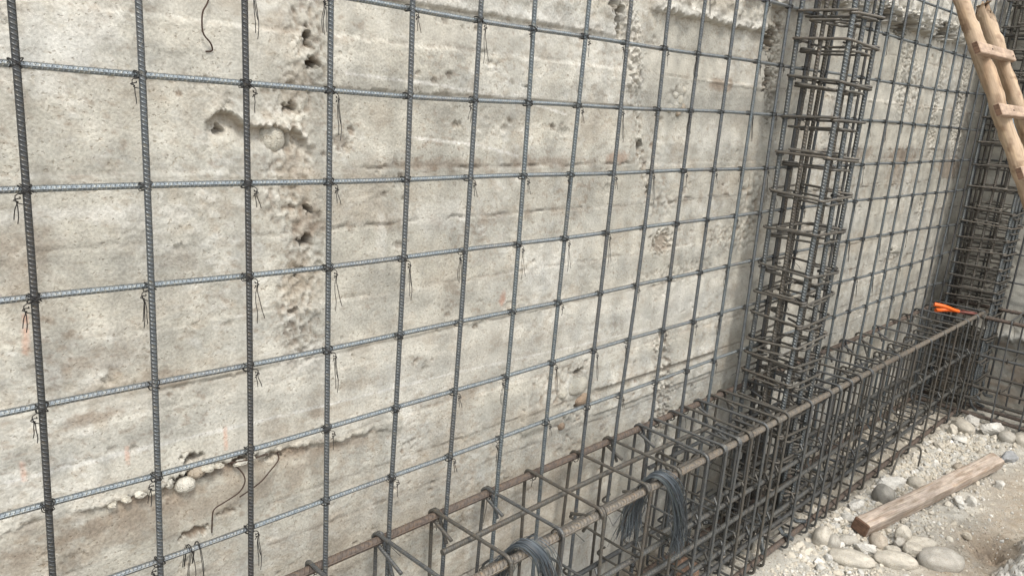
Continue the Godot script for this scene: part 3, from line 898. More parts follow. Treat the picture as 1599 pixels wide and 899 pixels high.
func horiz_y(key: String, x: float) -> float:
	if not HY.has(key):
		return float(key)
	var t := clampf(x, 0.7 if key == "a" else -0.02, 5.4) - 1.3
	var p: Array = HY[key]
	return p[0] + t * (p[1] + t * (p[2] + t * (p[3] + t * p[4])))

func build_grid() -> void:
	var g := thing("rebar_grid", "tied grid of upright and level ribbed steel bars standing along the long concrete wall", "rebar grid", Vector3(0, -1.66, 0))
	var off := Vector3(0, 1.66, 0)
	var mats := [M.bar_b, M.bar_a, M.bar_b, M.bar_a, M.bar_a, M.bar_a, M.bar_c, M.bar_a]
	for i in VX.size():
		var pts := PackedVector3Array()
		pts.append(Vector3(vert_x(i, -0.85), -1.62, 0.10))
		pts.append(Vector3(vert_x(i, -0.85), -1.625, 0.03))
		pts.append(Vector3(vert_x(i, -0.85), -1.60, 0.0065))
		for k in 37:
			var y := -1.45 + k * (2.95 / 36)
			pts.append(Vector3(vert_x(i, y), y, 0.0065 + 0.0035 * sin(y * 2.3 + i * 1.7)))
		var m := bar()
		m.tube(pts, 0.0064, 10, -1, false, rng.randf())
		var pick: Material = mats[rng.randi() % mats.size()]
		if i == 0 or i == 2:
			pick = M.bar_b
		if i in [6, 7, 16, 18, 20, 22, 23]:
			pick = M.bar_c
		put("upright_bar", m.mesh(), pick, g, off)
	var keys := ["1.41", "1.21", "1.01", "0.812", "0.613", "a", "b", "c", "d", "e", "f", "g"]
	for key in keys:
		var pts := PackedVector3Array()
		for k in 82:
			var x := -0.9 + 6.72 * k / 81.0
			pts.append(Vector3(x, horiz_y(key, x) + 0.0015 * sin(x * 7.0 + key.length() + key.hash() % 7), -0.0065 + 0.003 * sin(x * 1.9 + key.hash() % 5)))
		var m := bar()
		m.tube(pts, 0.0064, 10, -1, false, rng.randf())
		put("level_bar", m.mesh(), M.bar_level, g, off)
	var ties := []
	for s in 14:
		ties.append(make_tie(300 + s, [0, 2, 0, 2, 1, 3, 1, 2, 0, 2, 4, 1, 3, 0][s], [0.05, 0.05, 0.07, 0.045, 0.04, 0.085, 0.06, 0.05, 0.07, 0.08, 0.065, 0.035, 0.06, 0.05][s]))
	for key in keys.slice(4):
		for i in VX.size():
			var y := horiz_y(key, vert_x(i, 0.0))
			y = horiz_y(key, vert_x(i, y))
			put("tie_wire", ties[rng.randi() % ties.size()], M.wire, g, off + Vector3(vert_x(i, y), y, 0))
	var loose := MB.new()
	for k in 6:
		var x := 0.27 + rng.randf_range(-0.015, 0.03)
		var y := horiz_y("g", x)
		loose.tube(curve([[x - 0.004, y - 0.05, -0.022], [x, y, -0.016], [x + 0.002, y + 0.0085, -0.006], [x + 0.003, y - 0.004, 0.004], [x + rng.randf_range(-0.008, 0.01), y - 0.06, 0.004], [x + rng.randf_range(-0.015, 0.02), y - rng.randf_range(0.09, 0.13), 0.006]], 3), 0.0009, 4)
	put("loose_wire", loose.mesh(), M.wire, g, off)
	drop_counts(g)

func rand_ties(m: MB, p: Vector3, e: Vector3, r: float, cnt: int, tail: float) -> void:
	var up := e.cross(Vector3(0.31, 0.2, 0.93)).normalized()
	var q := e.cross(up)
	for k in cnt:
		var pts := PackedVector3Array()
		var o := e * rng.randf_range(-0.004, 0.004)
		var lean := rng.randf_range(-0.006, 0.006)
		for a in 9:
			var t := TAU * a / 9
			pts.append(p + o + (up * cos(t) + q * sin(t)) * r + e * lean * cos(t))
		m.tube(pts, 0.0011, 4, -1, true)
	if tail > 0.0:
		var d := Vector3(rng.randf_range(-0.5, 0.5), rng.randf_range(-1, 0.2), rng.randf_range(-0.5, 0.6)).normalized()
		var pl := []
		var pp := p + d * r * 0.8
		for a in 4:
			pl.append([pp.x, pp.y, pp.z])
			d = (d + Vector3(rng.randf_range(-0.4, 0.4), rng.randf_range(-0.6, 0.1), rng.randf_range(-0.4, 0.4))).normalized()
			pp += d * tail / 3.0
		m.tube(curve(pl, 3), 0.001, 4)

func build_column(called: String, label: String, x0: float, x1: float, z0: float, z1: float, levels: Array, dense: float) -> void:
	var g := thing(called, label, "rebar cage", Vector3((x0 + x1) / 2, -1.66, (z0 + z1) / 2))
	var off := -g.position
	var xm := (x0 + x1) / 2
	var zm := (z0 + z1) / 2
	var bars := [[x0, z0, 1], [x1, z0, 0], [x0, z1, 1], [x1, z1, 1], [xm, z0, 0], [x0, zm, 0], [xm, z1, 1], [x1, zm, 0]]
	if dense > 0.5:
		bars += [[x0, lerpf(z0, z1, 0.27), 0], [x0, lerpf(z0, z1, 0.74), 0], [lerpf(x0, x1, 0.3), z1, 1]]
	for b in bars:
		var m := bar()
		var top := wobble(Vector3(b[0], -1.5, b[1]), Vector3(b[0], 1.5, b[1]), 40, 0.005)
		var out := Vector3(b[0] - xm, 0, b[1] - zm).normalized()
		var pts := PackedVector3Array([top[0] + out * 0.09 + Vector3(0, -0.125, 0), top[0] + out * 0.04 + Vector3(0, -0.12, 0), top[0] + out * 0.008 + Vector3(0, -0.09, 0)])
		pts.append_array(top)
		m.tube(pts, 0.0102 if b[2] else 0.0088, 10, -1, false, rng.randf())
		put("main_bar", m.mesh(), M.col_bar if b[2] else M.col_bar_b, g, off)
	var tm := MB.new()
	for k in levels.size():
		var y: float = levels[k]
		var tx := rng.randf_range(-0.055, 0.055)
		var tz := rng.randf_range(-0.07, 0.07)
		var e1 := Vector3(1, tx, 0).normalized()
		var e2 := Vector3(0, tz, 1).normalized()
		if rng.randf() < 0.5:
			e1 = -e1
		var m := bar()
		m.tube(hoop_path(Vector3(xm, y, zm), e1, e2, (x1 - x0) / 2 + 0.017, (z1 - z0) / 2 + 0.017, 0.016, Vector3(0, 0.006, 0), rng.randf_range(0.06, 0.1)), 0.0053, 8, -1, false, rng.randf())
		put("hoop", m.mesh(), M.hoop if rng.randf() < 0.6 else M.hoop_b, g, off)
		var m2 := MB.new()
		var yy := y - rng.randf_range(0.015, 0.045)
		m2.tube(hoop_path(Vector3(xm, yy, zm), e2, e1, (z1 - z0) / 2 + 0.017, (x1 - x0) * 0.2 + 0.02, 0.016, Vector3(0, 0.006, 0), rng.randf_range(0.05, 0.09)), 0.0049, 8, -1, false, rng.randf())
		put("inner_hoop", m2.mesh(), M.hoop, g, off)
		if dense > 0.5 or k % 2 == 1:
			var m3 := MB.new()
			var yz := y + rng.randf_range(-0.04, 0.02)
			m3.tube(hoop_path(Vector3(xm, yz, zm), e1, e2, (x1 - x0) / 2 + 0.016, (z1 - z0) * 0.2 + 0.02, 0.016, Vector3(0, 0.006, 0), rng.randf_range(0.05, 0.09)), 0.0049, 8, -1, false, rng.randf())
			put("inner_hoop", m3.mesh(), M.hoop_b, g, off)
		for b in bars:
			if rng.randf() < 0.75:
				rand_ties(tm, Vector3(b[0], y + rng.randf_range(-0.008, 0.004), b[1]), Vector3.UP, 0.0155, 3, rng.randf_range(0.0, 0.07))
	var o := put("tie_wire", tm.mesh(), M.wire, g, off)
	o.set_meta("kind", "stuff")
	drop_counts(g)

func build_beam() -> void:
	var g := thing("beam_cage", "long foundation beam cage of thick bars and stirrups lying along the foot of the grid", "rebar cage", Vector3(2.5, -1.66, 0.11))
	var off := -g.position
	var zb := -0.03
	var zf := 0.258
	# [y, z, radius, material, from, to]
	var longs := [[-0.985, zb, 0.0125, M.rust_bar, -0.9, 5.9], [-0.984, zf, 0.0132, M.pale_bar, -0.9, 5.62], [-1.252, zf - 0.012, 0.0095, M.grey_bar, 1.2, 5.6], [-1.472, zf - 0.012, 0.0095, M.grey_bar, -0.9, 5.6], [-1.655, zf - 0.006, 0.0125, M.rust_bar, -0.9, 5.6], [-1.252, zb + 0.012, 0.0095, M.stirrup_b, -0.9, 5.6], [-1.472, zb + 0.012, 0.0095, M.stirrup, -0.9, 5.6], [-1.655, zb + 0.006, 0.0125, M.rust_bar, -0.9, 5.6], [-1.654, 0.11, 0.0125, M.grey_bar, -0.9, 5.6], [-1.30, 0.16, 0.0095, M.grey_bar, 1.9, 3.2], [-1.36, 0.235, 0.0095, M.grey_bar, 1.5, 3.6], [-1.56, 0.225, 0.0095, M.stirrup, 1.3, 4.9], [-1.12, 0.03, 0.0085, M.stirrup, 2.0, 5.5], [-1.6, 0.06, 0.0095, M.grey_bar, 1.4, 3.4], [-1.0, 0.10, 0.0085, M.stirrup_b, 0.9, 2.3], [-1.01, 0.215, 0.0085, M.stirrup_b, 0.95, 3.0], [-1.36, 0.06, 0.0095, M.grey_bar, 2.6, 5.4], [-1.52, 0.17, 0.0095, M.stirrup, 1.7, 4.4]]
	for l in longs:
		var m := bar()
		m.tube(wobble(Vector3(l[4], l[0], l[1]), Vector3(l[5], l[0], l[1]), 80, 0.005), l[2], 10, -1, false, rng.randf())
		put("long_bar", m.mesh(), l[3], g, off)
	var xs := [0.2, 0.41, 0.60, 0.81, 1.01, 1.205, 1.41, 1.625, 1.82, 2.0, 2.11, 2.22, 2.32, 2.436, 2.53, 2.618, 2.84, 3.04, 3.14, 3.25, 3.37, 3.51, 3.70, 3.92, 4.14, 4.40, 4.65, 4.88, 5.13, 5.34, 5.5]
	var tm := MB.new()
	for k in xs.size():
		var x: float = xs[k]
		var e2 := Vector3(rng.randf_range(-0.035, 0.035), 1, 0).normalized()
		var e1 := Vector3(rng.randf_range(-0.06, 0.06), 0, -1 if rng.randf() < 0.5 else 1).normalized()
		var m := bar()
		m.tube(hoop_path(Vector3(x - 0.014, -1.32, (zb + zf) / 2), e1, e2, (zf - zb) / 2 + 0.021, 0.356, 0.022, Vector3(0.006, 0, 0), rng.randf_range(0.08, 0.13)), 0.0056, 8, -1, false, rng.randf())
		put("stirrup", m.mesh(), M.stirrup if rng.randf() < 0.6 else M.stirrup_b, g, off)
		# cross ties that hold the side bars
		for y in [-1.25, -1.47]:
			var c := MB.new()
			var yy: float = y + rng.randf_range(-0.02, 0.02)
			var xx := x - 0.014 + rng.randf_range(0.012, 0.03)
			c.tube(curve([[xx + 0.012, yy + 0.045, zf - 0.016], [xx, yy + 0.012, zf + 0.012], [xx, yy, zf - 0.012], [xx, yy, 0.12], [xx, yy + rng.randf_range(-0.01, 0.01), zb + 0.01], [xx, yy + 0.012, zb - 0.01], [xx + 0.01, yy + 0.04, zb + 0.012]], 4), 0.0046, 6, -1, false, rng.randf())
			put("cross_tie", c.mesh(), M.stirrup_b if rng.randf() < 0.5 else M.stirrup, g, off)
		if x > 1.9:
			# an inner stirrup, narrower and set a little aside
			var s := bar()
			s.tube(hoop_path(Vector3(x + rng.randf_range(0.02, 0.05), -1.36, 0.11), e1, e2, rng.randf_range(0.06, 0.09), 0.30, 0.02, Vector3(0.006, 0, 0), 0.08), 0.0052, 7, -1, false, rng.randf())
			put("inner_stirrup", s.mesh(), M.stirrup if rng.randf() < 0.5 else M.stirrup_b, g, off)
		for yz in [[-0.985, zb, 0.016], [-0.984, zf, 0.0185], [-1.252, zf - 0.006, 0.0135], [-1.472, zf - 0.006, 0.0135], [-1.655, zf, 0.017], [-1.252, zb + 0.006, 0.0135], [-1.655, zb, 0.017]]:
			rand_ties(tm, Vector3(x - 0.012, yz[0], yz[1]), Vector3.RIGHT, yz[2], 3, rng.randf_range(0.02, 0.09))
	var o := put("tie_wire", tm.mesh(), M.wire, g, off)
	o.set_meta("kind", "stuff")
	drop_counts(g)

func build_end() -> void:
	# the wall that closes the pit, its grid and its beam cage
	var ws := axis([[-0.6, 0.2, 0.05], [0.2, 1.0, 0.012], [1.0, 4.5, 0.1]])
	var hs := axis([[-1.85, 0.8, 0.014], [0.8, 1.95, 0.06]])
	var n1 := noise(401, 1.5, 3)
	var n2 := noise(402, 10.0, 3)
	var n3 := noise(403, 40.0, 3)
	var m := MB.new()
	for j in hs.size():
		for i in ws.size():
			var z := ws[i]
			var y := hs[j]
			var a := n1.get_noise_2d(z, y)
			var b := n2.get_noise_2d(z * 0.4, y)
			var c := n3.get_noise_2d(z * 0.6, y)
			var e := -1.22 + 0.03 * n2.get_noise_2d(z * 1.5, 5.0)
			var d := 0.006 * a + 0.005 * b + 0.003 * c + 0.05 * smoothstep(e - 0.01, e + 0.02, y) * (1.0 - smoothstep(e, e + 0.14, y) * 0.6)
			d += 0.004 * floorf((y + 0.02 * a) / 0.19 + 10.0) - 0.004 * ((y + 0.02 * a) / 0.19 + 10.0)
			var col := BASE.lerp(LIGHT, clampf(0.4 + a + 0.8 * b, 0, 1)).lerp(GREY, clampf(0.25 - b * 1.2, 0, 0.7))
			col = col.lerp(PALE, smoothstep(e - 0.01, e + 0.01, y) * (1.0 - smoothstep(e + 0.04, e + 0.09, y)) * 0.7)
			col = col.lerp(BROWN, (1.0 - smoothstep(e - 0.02, e, y)) * clampf(0.4 + b, 0, 0.8))
			m.v.append(Vector3(5.93 - d, y, z))
			m.n.append(Vector3(-1, 0, 0))
			m.uv.append(Vector2(z, y))
			m.c.append(col)
	var w := ws.size()
	for j in hs.size():
		for i in w:
			var du := m.v[j * w + mini(i + 1, w - 1)] - m.v[j * w + maxi(i - 1, 0)]
			var dv := m.v[mini(j + 1, hs.size() - 1) * w + i] - m.v[maxi(j - 1, 0) * w + i]
			var nn := du.cross(dv).normalized()
			m.n[j * w + i] = nn if nn.x < 0 else -nn
	for j in hs.size() - 1:
		for i in w - 1:
			var k := j * w + i
			m.tri(k, k + 1, k + w); m.tri(k + 1, k + w + 1, k + w)
	var wall := thing("end_wall", "pale concrete wall that closes the far end of the pit behind the corner column cage", "wall", Vector3(5.93, -1.7, 2))
	put("concrete_face", m.mesh(), M.wall, wall, -wall.position)
	var core := MB.new()
	core.tint = GREY
	core.box(Vector3(6.16, 0.05, 2.0), Vector3(0.17, 1.88, 2.45), Basis(), 0.01)
	put("wall_core", core.mesh(), M.wall, wall, -wall.position)
	drop_counts(wall)
	var g := thing("end_grid", "tied grid of thin ribbed bars in front of the far end wall", "rebar grid", Vector3(5.84, -1.66, 1.5))
	for y in [-0.8, -0.6, -0.4, -0.2, 0.0, 0.2, 0.4, 0.6, 0.8, 1.0, 1.2]:
		var t := bar()
		t.tube(wobble(Vector3(5.85, y, -0.03), Vector3(5.85, y, 3.4), 10, 0.004), 0.0064, 8, -1, false, rng.randf())
		put("level_bar", t.mesh(), M.bar_a, g, -g.position)
	for k in 16:
		var z := 0.12 + 0.205 * k
		var t := bar()
		t.tube(wobble(Vector3(5.837, -1.62, z), Vector3(5.837, 1.5, z), 10, 0.003), 0.0064, 8, -1, false, rng.randf())
		put("upright_bar", t.mesh(), M.bar_b, g, -g.position)
	drop_counts(g)
	var b := thing("end_beam_cage", "foundation beam cage lying across the far end in front of the end wall", "rebar cage", Vector3(5.58, -1.66, 1.5))
	var off := -b.position
	for l in [[5.405, -0.985, 0.0125, M.rust_bar], [5.765, -0.985, 0.0125, M.rust_bar], [5.425, -1.24, 0.0095, M.stirrup], [5.745, -1.24, 0.0095, M.stirrup], [5.425, -1.46, 0.0095, M.stirrup_b], [5.745, -1.46, 0.0095, M.stirrup_b], [5.41, -1.655, 0.0125, M.rust_bar], [5.58, -1.655, 0.0125, M.rust_bar], [5.76, -1.655, 0.0125, M.rust_bar], [5.44, -1.56, 0.0095, M.stirrup_b]]:
		var t := bar()
		t.tube(wobble(Vector3(l[0], l[1], -0.05), Vector3(l[0], l[1], 3.3), 12, 0.004), l[2], 9, -1, false, rng.randf())
		put("long_bar", t.mesh(), l[3], b, off)
	var tm := MB.new()
	for k in 19:
		var z := 0.30 + k * 0.165 + rng.randf_range(-0.012, 0.012)
		var t := MB.new()
		var e1 := Vector3(1 if k % 2 == 0 else -1, 0, rng.randf_range(-0.04, 0.04)).normalized()
		t.tube(hoop_path(Vector3(5.585, -1.32, z), e1, Vector3(0, 1, rng.randf_range(-0.03, 0.03)).normalized(), 0.2, 0.352, 0.022, Vector3(0, 0, 0.006), 0.1), 0.0056, 7, -1, false, rng.randf())
		put("stirrup", t.mesh(), M.stirrup if k % 3 else M.stirrup_b, b, off)
		if k < 8:
			for y in [-1.25, -1.46]:
				var c := bar()
				c.tube(PackedVector3Array([Vector3(5.40, y + 0.03, z + 0.02), Vector3(5.395, y, z + 0.02), Vector3(5.58, y - 0.01, z + 0.02), Vector3(5.78, y, z + 0.02)]), 0.0046, 6)
				put("cross_tie", c.mesh(), M.stirrup_b, b, off)
		rand_ties(tm, Vector3(5.405, -0.985, z), Vector3.BACK, 0.017, 3, 0.1)
		rand_ties(tm, Vector3(5.765, -0.985, z), Vector3.BACK, 0.017, 3, 0.08)
	var o := put("tie_wire", tm.mesh(), M.wire, b, off)
	o.set_meta("kind", "stuff")
	drop_counts(b)

# ---------------------------------------------------------------- ladder, timber, tools
func knotty(pl: Array, r: float, r1: float, s: int, hollow: bool) -> ArrayMesh:
	var nz := noise(s, 3.0, 3)
	var m := MB.new()
	var pts := curve(pl, 26)
	m.tube(pts, r, 20, r1)
	for k in m.v.size():
		var p := m.v[k]
		m.v[k] = p + m.n[k] * (0.008 * nz.get_noise_3dv(p * Vector3(2.0, 0.9, 2.0)) + 0.005 * nz.get_noise_3dv(p * 5.0))
	for k in m.c.size():
		var p := m.v[k]
		var g := nz.get_noise_3dv(p * Vector3(3.0, 0.8, 3.0) + Vector3(4, 0, 0))
		var kn := smoothstep(0.30, 0.42, nz.get_noise_3dv(p * Vector3(5.0, 4.0, 5.0)))
		m.c[k] = Color(1, 1, 1).lerp(Color(0.60, 0.47, 0.35), clampf(g * 1.6, 0, 0.6)).lerp(Color(0.33, 0.23, 0.16), kn * 0.6)
	if hollow:      # broken end: the last rings split unevenly
		var q := m.v.size()
		for k in q:
			var t: float = m.v[k].y - (pl[-1][1] - 0.07)
			if t > 0.0:
				m.v[k].y -= t * clampf(0.9 * sin(3.0 * m.uv[k].x * TAU + 1.0) + 0.3 * sin(7.0 * m.uv[k].x * TAU), -0.2, 0.9)
				m.v[k] -= m.n[k] * t * 0.12
	return m.mesh()

func build_ladder() -> void:
	var l := thing("ladder", "rough ladder of two peeled round poles with nailed board rungs leaning at the right", "ladder", Vector3(3.47, -1.69, 1.62))
	var off := -l.position
	# slope: z grows by 0.53 for each metre down
	var f := func(y: float) -> float: return 0.50 + (0.51 - y) * 0.53
	var p1 := []
	for y in [-1.70, -1.2, -0.6, -0.04, 0.25, 0.51, 0.72, 1.05, 1.34]:
		p1.append([3.3156 + 0.016 * sin(y * 3.6 + 0.4) - 0.005, y, f.call(y)])
	put("pole", knotty(p1, 0.036, 0.025, 71, false), M.pole, l, off)
	var p2 := []
	for y in [-1.70, -1.2, -0.6, 0.0, 0.33, 0.54, 0.735]:
		p2.append([3.634 + 0.016 * sin(y * 4.4 + 2.0), y, f.call(y) + 0.006])
	var o := put("pole", knotty(p2, 0.036, 0.030, 72, true), M.pole, l, off)
	o.set_meta("label", "shorter pole with a split broken top")
	var ys := [0.523, 0.292, 0.06, -0.19, -0.44, -0.69, -0.94, -1.19, -1.44]
	for k in ys.size():
		var y: float = ys[k]
		var tilt := [0.02, 0.0, -0.02, 0.03, 0.0, -0.02, 0.01, 0.02, 0.0][k] as float
		var bs := Basis(Vector3.RIGHT, -atan(0.53)) * Basis(Vector3.BACK, tilt)
		var m := MB.new()
		m.box(Vector3(3.398, y, f.call(y) + 0.040), Vector3(0.278, 0.024, 0.0115), bs, 0.0025)
		var rung := put("rung", m.mesh(), M.board, l, off)
		var e := MB.new()
		e.box(Vector3(3.398, y, f.call(y) + 0.040) + bs * Vector3(-0.2788, 0, 0), Vector3(0.0012, 0.0218, 0.0094), bs, 0.0004)
		put("sawn_end", e.mesh(), M.board_end, rung)
		for px in [3.31, 3.636]:
			var nl := MB.new()
			nl.tube(PackedVector3Array([Vector3(px, y, f.call(y) + 0.040) + bs * Vector3(0, 0, 0.010), Vector3(px, y, f.call(y) + 0.040) + bs * Vector3(0, 0, 0.0135)]), 0.004, 8)
			put("nail", nl.mesh(), M.wire_rust, rung)
	drop_counts(l)

func build_timber() -> void:
	var a := Vector3(3.262, -1.650, 0.436)
	var b := Vector3(4.66, -1.642, 0.674)
	var d := (b - a).normalized()
	var bs := Basis(d, Vector3.UP, d.cross(Vector3.UP)).orthonormalized() * Basis(Vector3.RIGHT, 0.22)
	var t := thing("timber_beam", "square weathered timber lying on the ground beside the beam cage", "timber", Vector3(3.96, -1.68, 0.55))
	var m := MB.new()
	var nz := noise(91, 4.0, 3)
	m.tube(wobble(a, b, 90, 0.003), 0.04, 32)
	for k in m.v.size():
		var q := (m.v[k] - a)
		var l := clampf(q.dot(d), 0, a.distance_to(b))
		var o := (q - d * q.dot(d))
		var u := o.dot(bs.y)
		var w := o.dot(bs.z)
		var ro := maxf(sqrt(u * u + w * w), 0.0001)
		# squared section with worn arrises
		var pw := pow(pow(absf(u / ro), 7.0) + pow(absf(w / ro), 7.0), -1.0 / 7.0)
		var wear := 1.0 + 0.07 * nz.get_noise_3dv(m.v[k] * 3.0) + 0.05 * nz.get_noise_3d(l * 1.5, u * 20.0, w * 20.0)
		var fall := ro / 0.04
		m.v[k] = a + d * (q.dot(d)) + (bs.y * (u / ro) * 0.036 + bs.z * (w / ro) * 0.042) * pw * wear * fall
		var nn := (bs.y * signf(u) * pow(absf(u / ro), 6.0) + bs.z * signf(w) * pow(absf(w / ro), 6.0))
		if absf(m.n[k].dot(d)) < 0.7:
			m.n[k] = nn.normalized()
		var g := nz.get_noise_3d(l * 0.8, u * 14.0, w * 14.0)
		var cm := smoothstep(0.12, 0.3, nz.get_noise_3d(l * 1.3 + 7.0, u * 9.0, w * 9.0))
		m.c[k] = Color(1, 1, 1).lerp(Color(0.60, 0.50, 0.40), clampf(g * 2.0, 0, 0.7)).lerp(Color(0.95, 0.95, 0.92), cm * 0.55)
	put("shaft", m.mesh(), M.timber, t, -t.position)
	var e := MB.new()
	e.box((a + b) / 2 + bs * Vector3(-a.distance_to(b) / 2 - 0.003, 0, 0), Vector3(0.006, 0.0335, 0.039), bs, 0.004)
	put("sawn_end", e.mesh(), M.board_end, t, -t.position)
	drop_counts(t)

func build_pliers() -> void:
	var t := thing("pincers", "steel fixer's pincers with bright orange handles lying on top of the beam cage", "pincers", Vector3(5.26, -0.968, 0.165))
	t.rotation.y = -0.80
	var h1 := MB.new()
	h1.tube(curve([[-0.17, 0.05, 0.016], [-0.11, 0.044, 0.026], [-0.04, 0.024, 0.02], [0.0, 0.014, 0.012]], 5), 0.0135, 10, 0.0105)
	put("handle", h1.mesh(), M.orange, t)
	var h2 := MB.new()
	h2.tube(curve([[-0.13, 0.002, -0.024], [-0.085, 0.004, -0.034], [-0.04, 0.010, -0.024], [0.01, 0.012, -0.010]], 5), 0.0135, 10, 0.0105)
	put("handle", h2.mesh(), M.orange, t)
	for s in [-1.0, 1.0]:
		var j := MB.new()
		j.tube(curve([[0.0, 0.012, 0.012 * s], [0.04, 0.01, 0.008 * s], [0.08, 0.008, 0.018 * s], [0.11, 0.007, 0.016 * s], [0.125, 0.006, 0.002 * s]], 4), 0.0075, 8, 0.006)
		put("jaw", j.mesh(), M.jaw, t)
	var p := MB.new()
	p.tube(PackedVector3Array([Vector3(0.035, -0.002, 0), Vector3(0.035, 0.022, 0)]), 0.011, 10)
	put("pivot", p.mesh(), M.jaw, t)
	drop_counts(t)

func wire_bundle(label: String, x: float, cnt: int, fall: float, back: float, sweep: float, s: int) -> void:
	var q := RandomNumberGenerator.new()
	q.seed = s
	var m := MB.new()
	for k in cnt:
		var u := q.randfn() * 0.015
		var h := absf(q.randfn()) * 0.006
		var sp := q.randfn() * 0.014
		var l := fall * q.randf_range(0.82, 1.06)
		var lb := back * q.randf_range(0.8, 1.08)
		var y := -0.966 + h
		var sh := q.randf_range(0.55, 1.35)
		m.tint = Color(sh, sh, sh) if q.randf() < 0.85 else Color(sh * 1.1, sh * 0.8, sh * 0.62)
		var kk := q.randfn() * 0.007
		var sb := q.randfn() * 0.02
		m.tube(curve([[x - 0.045 + u * 1.2 + sb * 1.4, y - lb, 0.195 + q.randfn() * 0.014], [x - 0.035 + u * 1.2 + sb, y - lb * 0.5, 0.205 + q.randfn() * 0.008], [x - 0.018 + u, y - 0.025, 0.224], [x + u * 0.9, y + 0.004, 0.256], [x + 0.022 + u, y - 0.022, 0.292 + h], [x + 0.05 * sweep + u + sp * 0.4, y - l * 0.35, 0.306 + h * 1.5 + kk], [x + 0.085 * sweep + u + sp * 0.8 + kk * 1.4, y - l * 0.7, 0.308 + h + q.randfn() * 0.006], [x + 0.10 * sweep + u + sp * 1.3, y - l, 0.304 + q.randfn() * 0.012]], 3), 0.00085, 4)
	var o := put("wire_bundle", m.mesh(), M.wire_new)
	tag(o, label, "tie wire", "bundles of tie wire on the beam cage")

func rods() -> void:
	var spec := [[Vector3(5.17, 0.80, 0.02), Vector3(5.17, -0.1, 0.42), "slim pale blue steel rod leaning behind the ladder, the left one of two"], [Vector3(5.21, 0.78, 0.05), Vector3(5.23, -0.1, 0.46), "slim pale blue steel rod leaning behind the ladder, the right one of two"]]
	for s in spec:
		var d: Vector3 = (s[1] - s[0]).normalized()
		var m := MB.new()
		m.tube(wobble(s[0] - d * 0.25, s[0] + d * 2.72, 10, 0.003), 0.007, 8)
		tag(put("steel_rod", m.mesh(), M.rod), s[2], "steel rod", "steel rods leaning behind the ladder")

